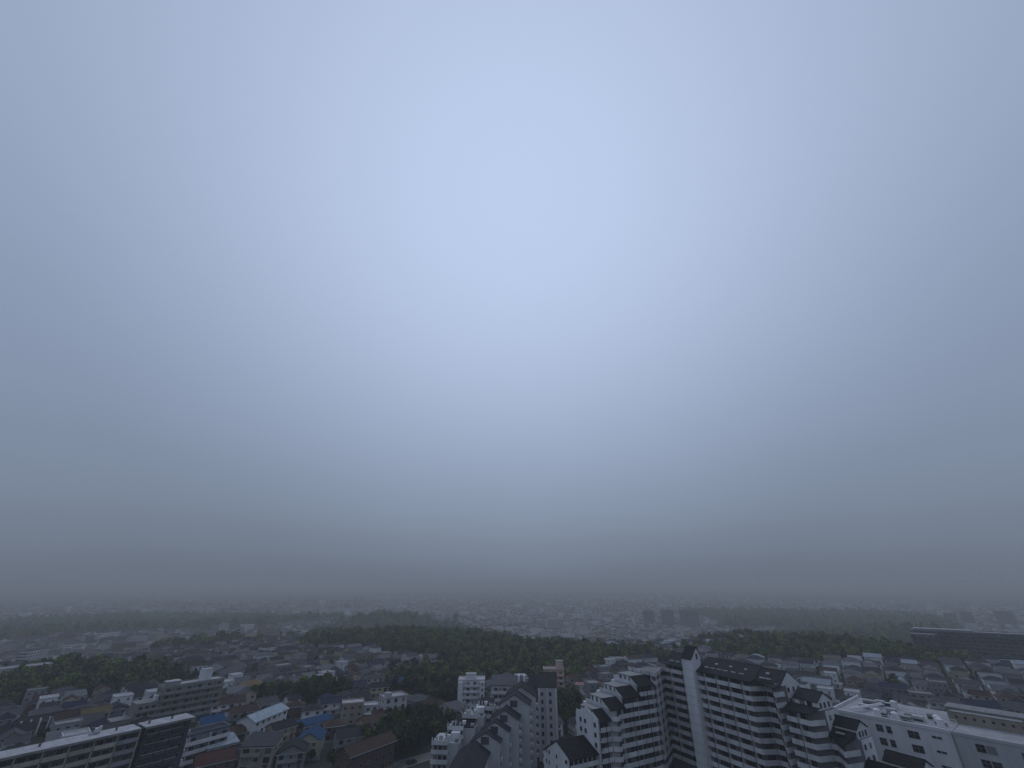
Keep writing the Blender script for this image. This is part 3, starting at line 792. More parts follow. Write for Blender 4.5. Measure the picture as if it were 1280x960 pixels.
# ------------------------------------------------------------------ houses
def house_parts(w, d, fl, roof, wm, rm, balc=True, annex=False, porch=True, wins=True, seed=0, wide=False):
    """the parts of a house as (name, mesh, location, rotation); front along -y, origin at the middle"""
    r = random.Random(seed); P = []
    H = fl * 2.75; x0, x1, y0, y1 = -w / 2, w / 2, -d / 2, d / 2
    wb, rb = MB(), MB()
    wb.box(x0, y0, -2.5, x1, y1, H, wm)
    wb.box(x0 - .04, y0 - .04, -2.5, x1 + .04, y1 + .04, .35, CONC)
    rise = min(w, d) * r.uniform(.2, .27)
    ov = .55
    if roof == 'gable':
        gable_x(wb, rb, x0, x1, y0, y1, H, H + rise, .5, wm, rm, ov)
    elif roof == 'gable_y':
        gable_y(wb, rb, x0, x1, y0, y1, H, H + rise, wm, rm, ov)
    elif roof == 'hip':
        c = min(w, d) / 2 + ov
        k = rise / (min(w, d) / 2)
        X0, X1, Y0, Y1 = x0 - ov, x1 + ov, y0 - ov, y1 + ov
        zb = H - k * ov * .3; za = H + rise
        if w >= d: A, B = (X0 + c, 0, za), (X1 - c, 0, za)
        else: A, B = (0, Y0 + c, za), (0, Y1 - c, za)
        e = [(X0, Y0, zb), (X1, Y0, zb), (X1, Y1, zb), (X0, Y1, zb)]
        i0 = len(rb.v); lo = [(a, b, c_ - .22) for a, b, c_ in e]
        rb.v += e + [A, B] + lo
        fs = [(0, 1, 5, 4), (1, 2, 5), (2, 3, 4, 5), (3, 0, 4)] if w >= d else [(0, 1, 4), (1, 2, 5, 4), (2, 3, 5), (3, 0, 4, 5)]
        fs += [(6, 7, 1, 0), (7, 8, 2, 1), (8, 9, 3, 2), (9, 6, 0, 3), (9, 8, 7, 6)]
        for f in fs: rb.f.append(tuple(i0 + a for a in f)); rb.m.append(rb.mi(rm))
        rb.box(min(A[0], B[0]) - .12, min(A[1], B[1]) - .12, za - .05, max(A[0], B[0]) + .12, max(A[1], B[1]) + .12, za + .16, rm)
    elif roof == 'shed':
        slab_roof(rb, [(x0 - .4, y0 - .4, H + .05), (x1 + .4, y0 - .4, H + .05), (x1 + .4, y1 + .4, H + rise), (x0 - .4, y1 + .4, H + rise)], .2, rm)
        wb.ext([(x0, y0, H - .01), (x0, y1, H - .01), (x0, y1, H + rise - .1)], (w, 0, 0), wm)
    else:
        rb.box(x0 - .1, y0 - .1, H, x1 + .1, y1 + .1, H + .2, rm)
        for a in ((x0 - .1, y0 - .1, x1 + .1, y0 + .1), (x0 - .1, y1 - .1, x1 + .1, y1 + .1), (x0 - .1, y0 + .1, x0 + .1, y1 - .1), (x1 - .1, y0 + .1, x1 + .1, y1 - .1)):
            rb.box(a[0], a[1], H + .2, a[2], a[3], H + .7, wm)
    P.append(('wall', wb.mesh('wall'), (0, 0, 0), 0)); P.append(('roof', rb.mesh('roof'), (0, 0, 0), 0))
    if wins:
        for f in range(fl):
            z = f * 2.75
            nb = max(2, int(w / 3.3))
            for k in range(nb):
                x = x0 + (k + .5) * w / nb
                big = (f == 0 or balc) and k % 2 == 0
                ww = (2.4 if wide else 1.7) if big else r.choice((.9, 1.3, 1.6))
                if porch and f == 0 and k == nb - 1:
                    P.append(('door', MB().box(-.5, -.08, 0, .5, .02, 2.1, WOOD).box(-.9, -1.2, 2.3, .9, -.004, 2.45, rm).mesh('door'), (x, y0 - .04, .36), 0)); continue
                P.append(('window', window_mesh(ww, 1.9 if big else 1.1), (x, y0 - (.04 if False else 0), z + (.4 if big else .95)), 0))
            for sx, rz in ((x1, R(90)), (x0, R(-90))):
                nn = max(1, int(d / 4))
                for k in range(nn):
                    if r.random() < .15: continue
                    P.append(('window', window_mesh(r.choice((.8, 1.2, 1.6)), 1.1), (sx, y0 + (k + .5) * d / nn, z + .95), rz))
        if balc and fl > 1:
            z = (fl - 1) * 2.75; bx0, bx1 = x0 + .4, x0 + w * r.uniform(.55, .85)
            b = MB(); b.box(bx0, y0 - 1.2, z - .05, bx1, y0 - .004, z + .1, wm); b.box(bx0, y0 - 1.2, z + .1, bx1, y0 - 1.1, z + 1.1, wm)
            b.box(bx0, y0 - 1.1, z + .1, bx0 + .1, y0 - .004, z + 1.1, wm); b.box(bx1 - .1, y0 - 1.1, z + .1, bx1, y0 - .004, z + 1.1, wm)
            P.append(('balcony', b.mesh('balcony'), (0, 0, 0), 0))
    if roof != 'flat' and wins:
        g = MB(); g.box(x0 - ov, y0 - ov - .14, H - rise * ov / (d / 2) - .12, x1 + ov, y0 - ov - .003, H - rise * ov / (d / 2) + .06, PALE)
        P.append(('gutter', g.mesh('gutter'), (0, 0, 0) if roof in ('gable', 'shed') else (0, 0, .05), 0))
    if wins and seed % 2:
        g = MB(); g.box(x0 - 1.6, y0 - 2.2, -2, x1 + 1.2, y0 - 2.05, 1.1, CONC); g.box(x0 - 1.6, y0 - 2.05, -2, x0 - 1.45, y1 + .5, 1.1, CONC)
        P.append(('garden_wall', g.mesh('garden_wall'), (0, 0, 0), 0))
    if wins and seed % 3 == 0:
        P.append(('air_unit', MB().box(-.4, -.5, 0, .4, -.15, .6, PALE).mesh('air_unit'), (x0 + 1.2, y0, .36), 0))
    if annex:
        b = MB(); ax0, ax1 = x0 + w * .35, x1 + 2.2
        b.box(ax0, y0 - 2.4, -2.5, ax1, y0 - .01, 2.6, wm)
        P.append(('annex', b.mesh('annex'), (0, 0, 0), 0))
        b = MB(); slab_roof(b, [(ax0 - .4, y0 - 2.9, 2.55), (ax1 + .4, y0 - 2.9, 2.55), (ax1 + .4, y0 - .02, 3.6), (ax0 - .4, y0 - .02, 3.6)], .18, rm)
        P.append(('annex_roof', b.mesh('annex_roof'), (0, 0, 0), 0))
        P.append(('window', window_mesh(1.8, 1.5), ((ax0 + ax1) / 2, y0 - 2.4, .6), 0))
    return P
def place(name, parts, loc, rz, label, cat, group=None, scale=None):
    T = thing(name, loc, rz, label, cat, group)
    if scale: T.scale = scale
    for n, me, l, r in parts: obj(n, me, T, l, r)
    return T
HN = 0
def hero(px, py, yaw, w, d, fl, roof, wm, rm, label, name='house', **kw):
    global HN
    HN += 1
    x, y, z = ground(px, py)
    T = place(name, house_parts(w, d, fl, roof, wm, rm, seed=HN, **kw), (x, y, z), R(yaw), label, 'house')
    RESERVED.append((x, y, max(w, d) * .62))
    return T
H_ = hero
t = H_(47, 916, 55, 17, 8, 2, 'gable', BROWNW, SLATE, 'dark terraced house row divided by white vertical fins behind the slab', name='terraced_house', balc=False, porch=False)
for k in range(6): MB().box(-.2, -1.3, -2, .2, -.004, 6.6, WHITE).build('fin_wall', t, (-8.2 + k * 3.2, -4, 0))
H_(83, 912, 55, 13, 8, 2, 'gable', PALE, BROWNR, 'house with white balcony band and dark brown roof next to finned row')
H_(113, 907, 50, 11, 9, 2, 'gable', CREAM, TANR, 'cream house with tan gabled roof and two balconies')
H_(140, 901, 50, 9, 8, 2, 'gable_y', BLUEW, NAVYR, 'blue grey house with steep navy roof beside the cream house')
H_(281, 893, 35, 15, 9, 2, 'gable', WHITE, BROWNR, 'white house with brown roof and lower wing behind the blue roofed garage', annex=True)
H_(311, 868, 30, 13, 10, 2, 'hip', BEIGE, TANR, 'beige house with broad tan hipped roof beside dark trees')
H_(259, 919, 45, 9, 8, 2, 'gable', CREAM, BLUER, 'small cream house with blue roof close to the slab end', balc=False)
H_(324, 921, 80, 22, 9, 3, 'gable', WHITE, METALR, 'long white three storey house with pale metal roof', name='apartment_house', balc=False, porch=False)
H_(348, 927, 55, 10, 8, 2, 'gable', CREAM, SLATE, 'cream house with dark slate roof tucked beside the long white house')
H_(322, 962, 6, 12, 9, 3, 'shed', BEIGE, GREYR, 'beige three storey house with plain grey sloping roof', wide=True)
H_(366, 897, 20, 9, 8, 2, 'hip', BROWNW, BROWNR, 'brown house with brown hipped roof between two white houses')
H_(388, 902, 25, 9.5, 8.5, 2, 'hip', WHITE, SLATE, 'white cube house with black hipped roof behind blue roof')
H_(416, 892, 22, 13, 8, 2, 'gable', WHITE, NAVYR, 'white house with long navy gabled roof and two tall windows')
H_(412, 870, 20, 9.5, 8, 3, 'flat', WHITE, CONC, 'white modern flat roofed house with open terrace')
H_(386, 941, 12, 9.5, 12, 2, 'gable_y', CREAM, BLUER, 'house with steep bright blue gabled roof and cream walls', balc=False)
H_(393, 911, 55, 16, 6, 1, 'shed', GREYW, BLUER, 'long low shed with bright blue sheet roof', name='shed', balc=False, porch=False)
H_(459, 897, 15, 10, 7, 2, 'flat', PALE, ROOFTOP, 'low pale house with flat white roof beside beige block', annex=True)
H_(496, 869, 25, 10, 9, 3, 'hip', CREAM, BLUER, 'tall cream house with royal blue hipped roof above the white apartment')
H_(455, 966, 56, 22, 8, 3, 'gable', BROWNW, BROWNR, 'long dark brown building with brown roof and a row of pale windows', name='apartment_house', balc=False, porch=False)
H_(462, 918, 50, 11, 7, 2, 'gable', BEIGE, BROWNR, 'beige house with brown ridge roof above the long brown building')
H_(476, 907, 25, 9, 8, 2, 'hip', BROWNW, REDR, 'small house with reddish brown hipped roof below white apartment')
H_(528, 881, 10, 13, 8, 1, 'hip', GREYW, NAVYR, 'low house with wide navy tiled roof above the white railing')
H_(512, 895, 30, 11, 8, 1, 'gable', BLUEW, NAVYR, 'low blue grey house with dark roof beside the white railing')
H_(432, 938, 30, 10, 9, 2, 'gable', GREYW, SLATE, 'grey house with dark roof and white skylight frames')
H_(415, 923, 25, 9, 8, 2, 'hip', BROWNW, BROWNR, 'weathered brown house with hipped roof beside the bright blue roof')
H_(362, 958, 20, 10, 9, 2, 'gable_y', GREYW, SLATE, 'house with dark gabled front roof next to plain beige house')
H_(282, 936, 50, 10, 8, 2, 'gable', BROWNW, BROWNR, 'dark brown tiled house beside the striped block')
H_(270, 951, 50, 11, 8, 2, 'shed', BLUEW, METALR, 'blue walled house with pale blue sheet roof')
H_(262, 972, 40, 12, 9, 2, 'gable', BROWNW, REDR, 'house with dull red tiled roof below the pale blue roof')
H_(300, 905, 40, 11, 8, 2, 'gable', GREYW, BROWNR, 'grey house with brown roof between the lane and the long white house')
H_(728, 868, -20, 8, 7, 2, 'flat', PALE, RED, 'pale house with a red front panel behind the pink block')
H_(722, 882, 15, 9, 8, 2, 'shed', CREAM, LGREYR, 'cream house with pale sloping roof behind the pink block')
H_(548, 838, 8, 22, 9, 1, 'gable', WHITE, SLATE, 'long low white house with dark roof on the wooded hill')
H_(445, 868, 20, 11, 8, 2, 'gable', BLUEW, NAVYR, 'navy roofed house behind the long navy roof', annex=True)
H_(466, 858, 30, 12, 8, 2, 'hip', PALE, GREYR, 'pale house with grey hipped roof on the slope edge')
H_(472, 878, 20, 10, 8, 3, 'gable', CREAM, SLATE, 'narrow three storey cream house with dark roof beside the tall blue roofed one')
H_(634, 858, 10, 12, 9, 2, 'gable_y', CREAM, GREYR, 'cream gabled house just behind the pale gabled apartments')
H_(608, 850, 5, 16, 9, 1, 'gable', BEIGE, GREYR, 'low beige house with long grey roof at foot of wooded hill')
H_(775, 832, 5, 18, 9, 2, 'flat', PALE, CONC, 'flat roofed white house where the wooded hill meets the tower')
H_(1190, 893, -35, 17, 9, 2, 'hip', PALE, GREYR, 'wide pale house with grey hipped roof behind the white block', annex=True)
H_(1155, 880, -35, 11, 8, 2, 'flat', CONC, CONC, 'small flat roofed grey house with bright parapet')
H_(1232, 897, -35, 14, 9, 2, 'gable', PINKW, NAVYR, 'pinkish house with navy gabled roof and brown side')
H_(1268, 900, -35, 15, 10, 2, 'gable', CREAM, GREYR, 'cream two storey house with grey roof beside the pinkish house')
H_(1086, 868, -40, 10, 8, 2, 'gable_y', BROWNW, BROWNR, 'brown house with brown pointed roof above the flat plant roof')
H_(1024, 866, -40, 16, 9, 2, 'shed', BLUEW, METALR, 'dark blue shed with bright pale roof beside the tower top')
H_(1122, 872, -40, 14, 8, 2, 'gable', BLUEW, NAVYR, 'blue grey house with long navy roof behind railing')
# long school-like roofs on the left
for k, (px, py) in enumerate(((250, 852), (282, 850))):
    H_(px, py, 100, 40, 11, 2, 'gable', GREYW, GREYR if k else LGREYR, ('paler' if k == 0 else 'darker') + ' of two long parallel grey roofed halls', name='school_hall', balc=False, porch=False, annex=False)

# ------------------------------------------------------------------ woods
WOODS = [  # x, y, rx, ry, spacing
    (20, 462, 118, 62, 6.6), (-115, 590, 125, 125, 7.2), (-300, 350, 88, 42, 6.4), (-318, 290, 30, 40, 6.5),
    (-128, 312, 26, 22, 6.0), (-42, 246, 26, 27, 5.0), (-52, 345, 32, 42, 6.0), (325, 470, 105, 70, 7.0),
    (225, 500, 50, 30, 7.0), (285, 600, 62, 50, 7.5), (640, 900, 220, 130, 11.0), (-400, 640, 60, 36, 7.5),
    (28, 290, 22, 26, 5.5), (-30, 385, 70, 26, 6.5), (-250, 800, 160, 60, 10.0), (700, 700, 120, 60, 10.0), (-250, 1050, 230, 230, 13.0), (930, 1350, 300, 200, 16.0), (-1080, 1350, 480, 400, 19.0), (1050, 1650, 380, 380, 19.0)]
def in_wood(x, y, g=1.0):
    for wx, wy, rx, ry, sp in WOODS:
        a = math.atan2((y - wy) / ry, (x - wx) / rx)
        k = g * (1 + .13 * math.sin(3 * a + wx) + .08 * math.sin(7 * a + wy))
        if ((x - wx) / rx) ** 2 + ((y - wy) / ry) ** 2 < k * k: return True
    return False
def free(x, y, r):
    for a, b, q in RESERVED:
        if abs(x - a) < q + r and abs(y - b) < q + r and (x - a) ** 2 + (y - b) ** 2 < (q * .85 + r) ** 2: return False
    return True
SIL = [(684, 925), (725, 880), (800, 826), (850, 812), (930, 826), (985, 836), (1045, 885), (1060, 890), (1290, 925)]
def hidden(px, py):
    """behind the tower or the white block"""
    if px < 684: return py > 905 and 560 < px
    for (a, ya), (b, yb) in zip(SIL[:-1], SIL[1:]):
        if a <= px <= b: return py - 3 > ya + (yb - ya) * (px - a) / (b - a)
    return False

# ------------------------------------------------------------------ the houses between, three hundred as things and the rest of the town as one mass
VAR = []
spec = [(9, 8, 2, 'gable', WHITE, GREYR, 'white', 'grey gabled'), (10, 8, 2, 'hip', CREAM, SLATE, 'cream', 'black hipped'),
        (9, 7.5, 2, 'gable_y', WHITE, SLATE, 'white', 'black gabled'), (11, 8, 2, 'hip', BEIGE, BROWNR, 'beige', 'brown hipped'),
        (8.5, 8, 2, 'hip', GREYW, NAVYR, 'grey', 'navy hipped'), (10, 8.5, 2, 'gable', CREAM, GREYR, 'cream', 'grey gabled'),
        (12, 8, 2, 'gable', BLUEW, NAVYR, 'blue grey', 'navy gabled'), (9, 9, 3, 'flat', WHITE, ROOFTOP, 'white boxy', 'flat pale'),
        (13, 9, 2, 'hip', GREYW, GREYR, 'grey', 'wide grey hipped'), (8, 8, 2, 'gable_y', CREAM, BROWNR, 'cream', 'brown gabled'),
        (10, 8, 2, 'shed', PALE, LGREYR, 'pale', 'light sloping'), (14, 8, 2, 'gable', WHITE, SLATE, 'long white', 'black gabled'),
        (9, 8, 2, 'hip', BROWNW, SLATE, 'brown', 'black hipped'), (10, 7, 1, 'gable', BEIGE, GREYR, 'single storey beige', 'grey gabled'),
        (9, 8, 2, 'gable', BEIGE, REDR, 'beige', 'dull red'), (11, 9, 3, 'flat', GREYW, CONC, 'grey boxy', 'flat concrete')]
for k, s in enumerate(spec):
    VAR.append((house_parts(*s[:6], seed=100 + k, balc=k % 2 == 0, annex=k % 3 == 1), s))
cand = []
r = random.Random(11)
def fill(u0, u1, v0, v1, ang, su, sv, test):
    c, s = math.cos(R(ang)), math.sin(R(ang))
    u = u0
    while u < u1:
        v = v0
        while v < v1:
            x = c * u - s * v + r.uniform(-2, 2); y = s * u + c * v + r.uniform(-1.6, 1.6)
            v += sv
            if test(x, y): cand.append((x, y, R(ang) + r.choice((0, 0, 0, 90)) * math.pi / 180 + R(r.uniform(-7, 7))))
        u += su + (4.0 if int(u / su) % 2 else 0)
def vis(x, y, dmax):
    if y < 200 or math.hypot(x, y) > dmax: return False
    px, py = project(x, y, float(hgt(x, y)))
    return -40 < px < 1320 and py < 985
fill(-900, 1100, -900, 900, 50, 10.6, 11.0, lambda x, y: x < -20 - .25 * max(0, y - 500) and vis(x, y, 760))
fill(-900, 900, 150, 900, 18, 10.6, 11.0, lambda x, y: x >= -20 - .25 * max(0, y - 500) and x < .32 * y and vis(x, y, 760))
fill(-1100, 1100, -300, 1200, -38, 10.6, 11.0, lambda x, y: x >= .32 * y and vis(x, y, 760))
cand = [c for c in cand if not in_wood(c[0], c[1], 1.0) and free(c[0], c[1], 4.3)]
cand.sort(key=lambda c: math.hypot(c[0], c[1]))
shown = []; rest = []
for c in cand:
    px, py = project(c[0], c[1], float(hgt(c[0], c[1])) + 4)
    if len(shown) < 252 and not hidden(px, py): shown.append(c)
    else: rest.append(c)
PLACE = [(lambda x, y: x < -.55 * y, 'on the slope behind the slab block'), (lambda x, y: x < -20, 'among the houses before the wooded hill'),
         (lambda x, y: x < .32 * y, 'near the foot of the wooded hill'), (lambda x, y: True, 'in the streets behind the white block')]
for x, y, a in shown:
    k = r.randrange(len(VAR)); parts, s = VAR[k]
    where = next(t for f, t in PLACE if f(x, y))
    if math.hypot(x, y) > 430: parts = [p for p in parts if p[0] != 'door']
    q = r.uniform(.72, .95)
    place('house', parts, (x, y, float(hgt(x, y))), a, '%s house with %s roof %s' % (s[6], s[7], where), 'house', 'houses ' + where, (q, q, 1))
    RESERVED.append((x, y, 4.5))

def town_mass():
    b = MB()
    WMs = [WHITE, PALE, PALE, CREAM, BEIGE, GREYW, WHITE]; RMs = [GREYR, SLATE, GREYR, BROWNR, NAVYR, LGREYR, METALR, SLATE]
    WL = [WHITE, PALE, CREAM, BEIGE, GREYW, BROWNW]; RL = [GREYR, SLATE, GREYR, BROWNR, NAVYR, SLATE, LGREYR]     # darker mix for houses on the left slope
    WX, GX = {}, []
    V, Fc, M, mats = [], [], [], []
    def mi(m):
        if m not in mats: mats.append(m)
        return mats.index(m)
    def one(x, y, a, w, d, h, flat, wm, rm, far):
        c, s = math.cos(a), math.sin(a); z = float(hgt(x, y))
        T = lambda p: (x + c * p[0] - s * p[1], y + s * p[0] + c * p[1], z + p[2])
        k = len(V); i, j = mi(wm), mi(rm); w /= 2; d /= 2
        base = [(-w, -d), (w, -d), (w, d), (-w, d)]
        V.extend(T((p[0], p[1], -3)) for p in base); V.extend(T((p[0], p[1], h)) for p in base)
        for q in ((0, 1, 5, 4), (1, 2, 6, 5), (2, 3, 7, 6), (3, 0, 4, 7)): Fc.append(tuple(k + e for e in q)); M.append(i)
        if flat:
            Fc.append((k + 4, k + 5, k + 6, k + 7)); M.append(j)
        else:
            rs = min(w, d) * .5; o = .5; k2 = len(V)
            hip = r.random() < .5; cc = min(w, d) if hip else -.3
            V.extend(T(p) for p in ((-w - o, -d - o, h - .15), (w + o, -d - o, h - .15), (w + o, d + o, h - .15), (-w - o, d + o, h - .15), (-w + cc, 0, h + rs), (w - cc, 0, h + rs)))
            for q in ((0, 1, 5, 4), (2, 3, 4, 5)): Fc.append(tuple(k2 + e for e in q)); M.append(j)
            for q in ((1, 2, 5), (3, 0, 4)): Fc.append(tuple(k2 + e for e in q)); M.append(j if hip else i)
        g = mi(GLASS)
        if not far:
            for f in range(max(1, int(h / 2.75))):
                zz = f * 2.75 + .9
                n = max(2, int(w * 2 / 3.2))
                for sd in range(2 if not far else 1):
                    L, D = (w, d) if sd == 0 else (d, w)
                    for q in range(n):
                        cx = -L + (q + .5) * 2 * L / n
                        for e in ((-1,) if sd == 0 else (-1, 1)):
                            k3 = len(V)
                            if sd == 0: pts = [(cx - .7, -d - .05, zz), (cx + .7, -d - .05, zz), (cx + .7, -d - .05, zz + 1.2), (cx - .7, -d - .05, zz + 1.2)]
                            else: pts = [(e * (w + .05), cx - .6, zz), (e * (w + .05), cx + .6, zz), (e * (w + .05), cx + .6, zz + 1.2), (e * (w + .05), cx - .6, zz + 1.2)]
                            V.extend(T(p) for p in pts); Fc.append((k3, k3 + 1, k3 + 2, k3 + 3)); M.append(g)
    for x, y, a in rest:
        one(x, y, a, r.uniform(8, 13), r.uniform(7, 9), r.choice((5.5, 5.5, 5.5, 8.2, 3.2)), r.random() < .13, r.choice(WL if x < -.2 * y else WMs), r.choice(RL if x < -.2 * y else RMs), False)
    # the far town out into the mist
    D = 760.0; n = 0
    while D < 4200:
        st = 16 + (D - 760) * .0085
        az = R(-53)
        while az < R(53):
            x, y = D * math.sin(az) + r.uniform(-4, 4), D * math.cos(az) + r.uniform(-4, 4)
            az += st * r.uniform(.8, 1.5) / D
            if in_wood(x, y, .97) or not free(x, y, 4): continue
            if x > .25 * y and x < .75 * y and D < 1400 and r.random() < .5: continue
            big = r.random() < .05; fs = 1.0 + .3 * min(1, (D - 760) / 700)
            one(x, y, r.uniform(0, 3.1), r.uniform(8, 14) * (2.0 if big else 1) * fs, r.uniform(7, 10) * (1.3 if big else 1) * fs, r.choice((5.5, 6, 5.5, 8.5, 3.5)) * (2.4 if big else 1) * (.5 + .5 * fs), big or r.random() < .2, r.choice(WL if x < -.3 * y else [WHITE, WHITE, PALE, CREAM] if x < .35 * y else WMs), r.choice(RL if x < -.3 * y else [GREYR, SLATE, SLATE, BROWNR, LGREYR] if x < .35 * y else RMs), D > 1700)
            n += 1
        D += st
    me = bpy.data.meshes.new('distant_houses'); me.from_pydata(V, [], Fc)
    for m in mats: me.materials.append(m)
    me.polygons.foreach_set('material_index', M); me.update()
    tag(obj('distant_houses', me), 'mass of small houses and roofs of the town fading into the mist', 'town', kind='stuff')
town_mass()

# ------------------------------------------------------------------ trees
npr = np.random.default_rng(5)
def leaves(C, Rad, n, size, rg):
    """n leaf faces round clump centres C (k,3) of radii Rad (k,): returns (n*4,3) vertices"""
    k = rg.integers(0, len(C), n)
    dirs = rg.normal(size=(n, 3)); dirs /= np.linalg.norm(dirs, axis=1)[:, None]
    p = C[k] + dirs * (Rad[k] * rg.uniform(.55, 1.0, n))[:, None]
    nn = dirs + rg.normal(size=(n, 3)) * .55; nn /= np.linalg.norm(nn, axis=1)[:, None]
    a = np.cross(nn, rg.normal(size=(n, 3))); a /= np.linalg.norm(a, axis=1)[:, None]
    b = np.cross(nn, a)
    s = (size * rg.uniform(.6, 1.25, n))[:, None]
    return np.stack([p - a * s - b * s * .6, p + a * s - b * s * .8, p + a * s * .7 + b * s, p - a * s * .8 + b * s * .7], 1).reshape(-1, 3)
def quad_mesh(name, v, mats, mid=None):
    n = len(v) // 4
    me = bpy.data.meshes.new(name)
    me.vertices.add(len(v)); me.vertices.foreach_set('co', v.astype(np.float32).ravel())
    me.loops.add(n * 4); me.loops.foreach_set('vertex_index', np.arange(n * 4, dtype=np.int32))
    me.polygons.add(n); me.polygons.foreach_set('loop_start', np.arange(0, n * 4, 4, dtype=np.int32))
    for m in mats: me.materials.append(m)
    if mid is not None: me.polygons.foreach_set('material_index', mid.astype(np.int32))
    me.update(calc_edges=True); me.validate()
    return me
def crown_shape(kind, rg):
    """clump centres and radii of a crown about 8 m across; tree height about 10 m"""
    if kind == 0: n, rx, rz, zc = 15, 3.2, 2.6, 6.4
    elif kind == 1: n, rx, rz, zc = 16, 2.5, 3.8, 7.0
    else: n, rx, rz, zc = 14, 3.9, 2.0, 5.4
    d = rg.normal(size=(n, 3)); d /= np.linalg.norm(d, axis=1)[:, None]
    rr = rg.uniform(.35, 1.0, n)[:, None]
    C = d * rr * np.array([rx, rx, rz]) + np.array([0, 0, zc])
    return C, rg.uniform(.9, 1.75, n)
TREES = []
for k in range(8):
    kd = k % 3
    C, Q = crown_shape(kd, npr)
    cm = quad_mesh('crown', leaves(C, Q, 620, .36, npr), [LEAF[(0, 1, 2, 0, 1, 2, 0, 2)[k]]])
    b = MB(); b.cyl(0, 0, -1.5, 2.6, .32, .22, BARK, 7); b.cyl(.05, 0, 2.55, 5.2, .21, .10, BARK, 6)
    for q in range(4):
        a = q * 1.57 + k; ex, ey = math.cos(a) * 1.9, math.sin(a) * 1.9
        b.ext([(-.1, -.1, 2.6), (.1, -.1, 2.6), (.1, .1, 2.6), (-.1, .1, 2.6)], (ex, ey, 2.9), BARK)
    TREES.append((b.mesh('trunk'), cm))
def tree(x, y, k, s, label, group):
    label = ('rounded', 'tall', 'spreading')[k % 3] + ' ' + ('deep green', 'light green', 'dark green', 'deep green', 'light green', 'dark green', 'deep green', 'dark green')[k] + ' ' + label
    T = thing('tree', (x, y, float(hgt(x, y))), r.uniform(0, 6.28), label, 'tree', group)
    T.scale = (s * r.uniform(.9, 1.15), s * r.uniform(.9, 1.15), s * r.uniform(.85, 1.15))
    obj('trunk', TREES[k][0], T); obj('crown', TREES[k][1], T)
    return T
pts = []
for wi, (wx, wy, rx, ry, sp) in enumerate(WOODS):
    y = wy - ry * 1.25
    while y < wy + ry * 1.25:
        x = wx - rx * 1.25
        while x < wx + rx * 1.25:
            X, Y = x + r.uniform(-.45, .45) * sp, y + r.uniform(-.45, .45) * sp
            x += sp
            a = math.atan2((Y - wy) / ry, (X - wx) / rx)
            g = 1 + .13 * math.sin(3 * a + wx) + .08 * math.sin(7 * a + wy)
            if ((X - wx) / rx) ** 2 + ((Y - wy) / ry) ** 2 > g * g or not free(X, Y, .5): continue
            px, py = project(X, Y, float(hgt(X, Y)) + 6)
            if not (-40 < px < 1320) or py > 1000: continue
            pts.append((math.hypot(X, Y), X, Y, wi, px, py))
        y += sp * .87
pts.sort()
WOODNAME = ['on the wooded hill before the misty town', 'on the wooded rise below the school', 'in the tree belt behind the finned house row', 'in the dark grove beside the slab block',
            'in the grove between houses', 'in the thicket beside the gabled block', 'on the bank above the white railing', 'on the wooded slope behind the tower', 'on the wooded slope behind the tower',
            'in the dark grove behind the tower', 'on the far misty hill', 'in the misty left wood', 'in the gap beside the pink block', 'at the front edge of the wooded hill', 'on the far misty hill', 'on the far misty hill', 'on the far misty hill', 'on the far misty hill', 'on the far misty hill', 'on the far misty hill']
solo = []; mass = []
for q in pts:
    if len(solo) < 190 and not hidden(q[4], q[5]): solo.append(q)
    else: mass.append(q)
for D, X, Y, wi, px, py in solo:
    tree(X, Y, r.randrange(8), r.uniform(.75, 1.25) * (.8 if wi == 5 else 1), 'tree ' + WOODNAME[wi], 'trees ' + WOODNAME[wi])
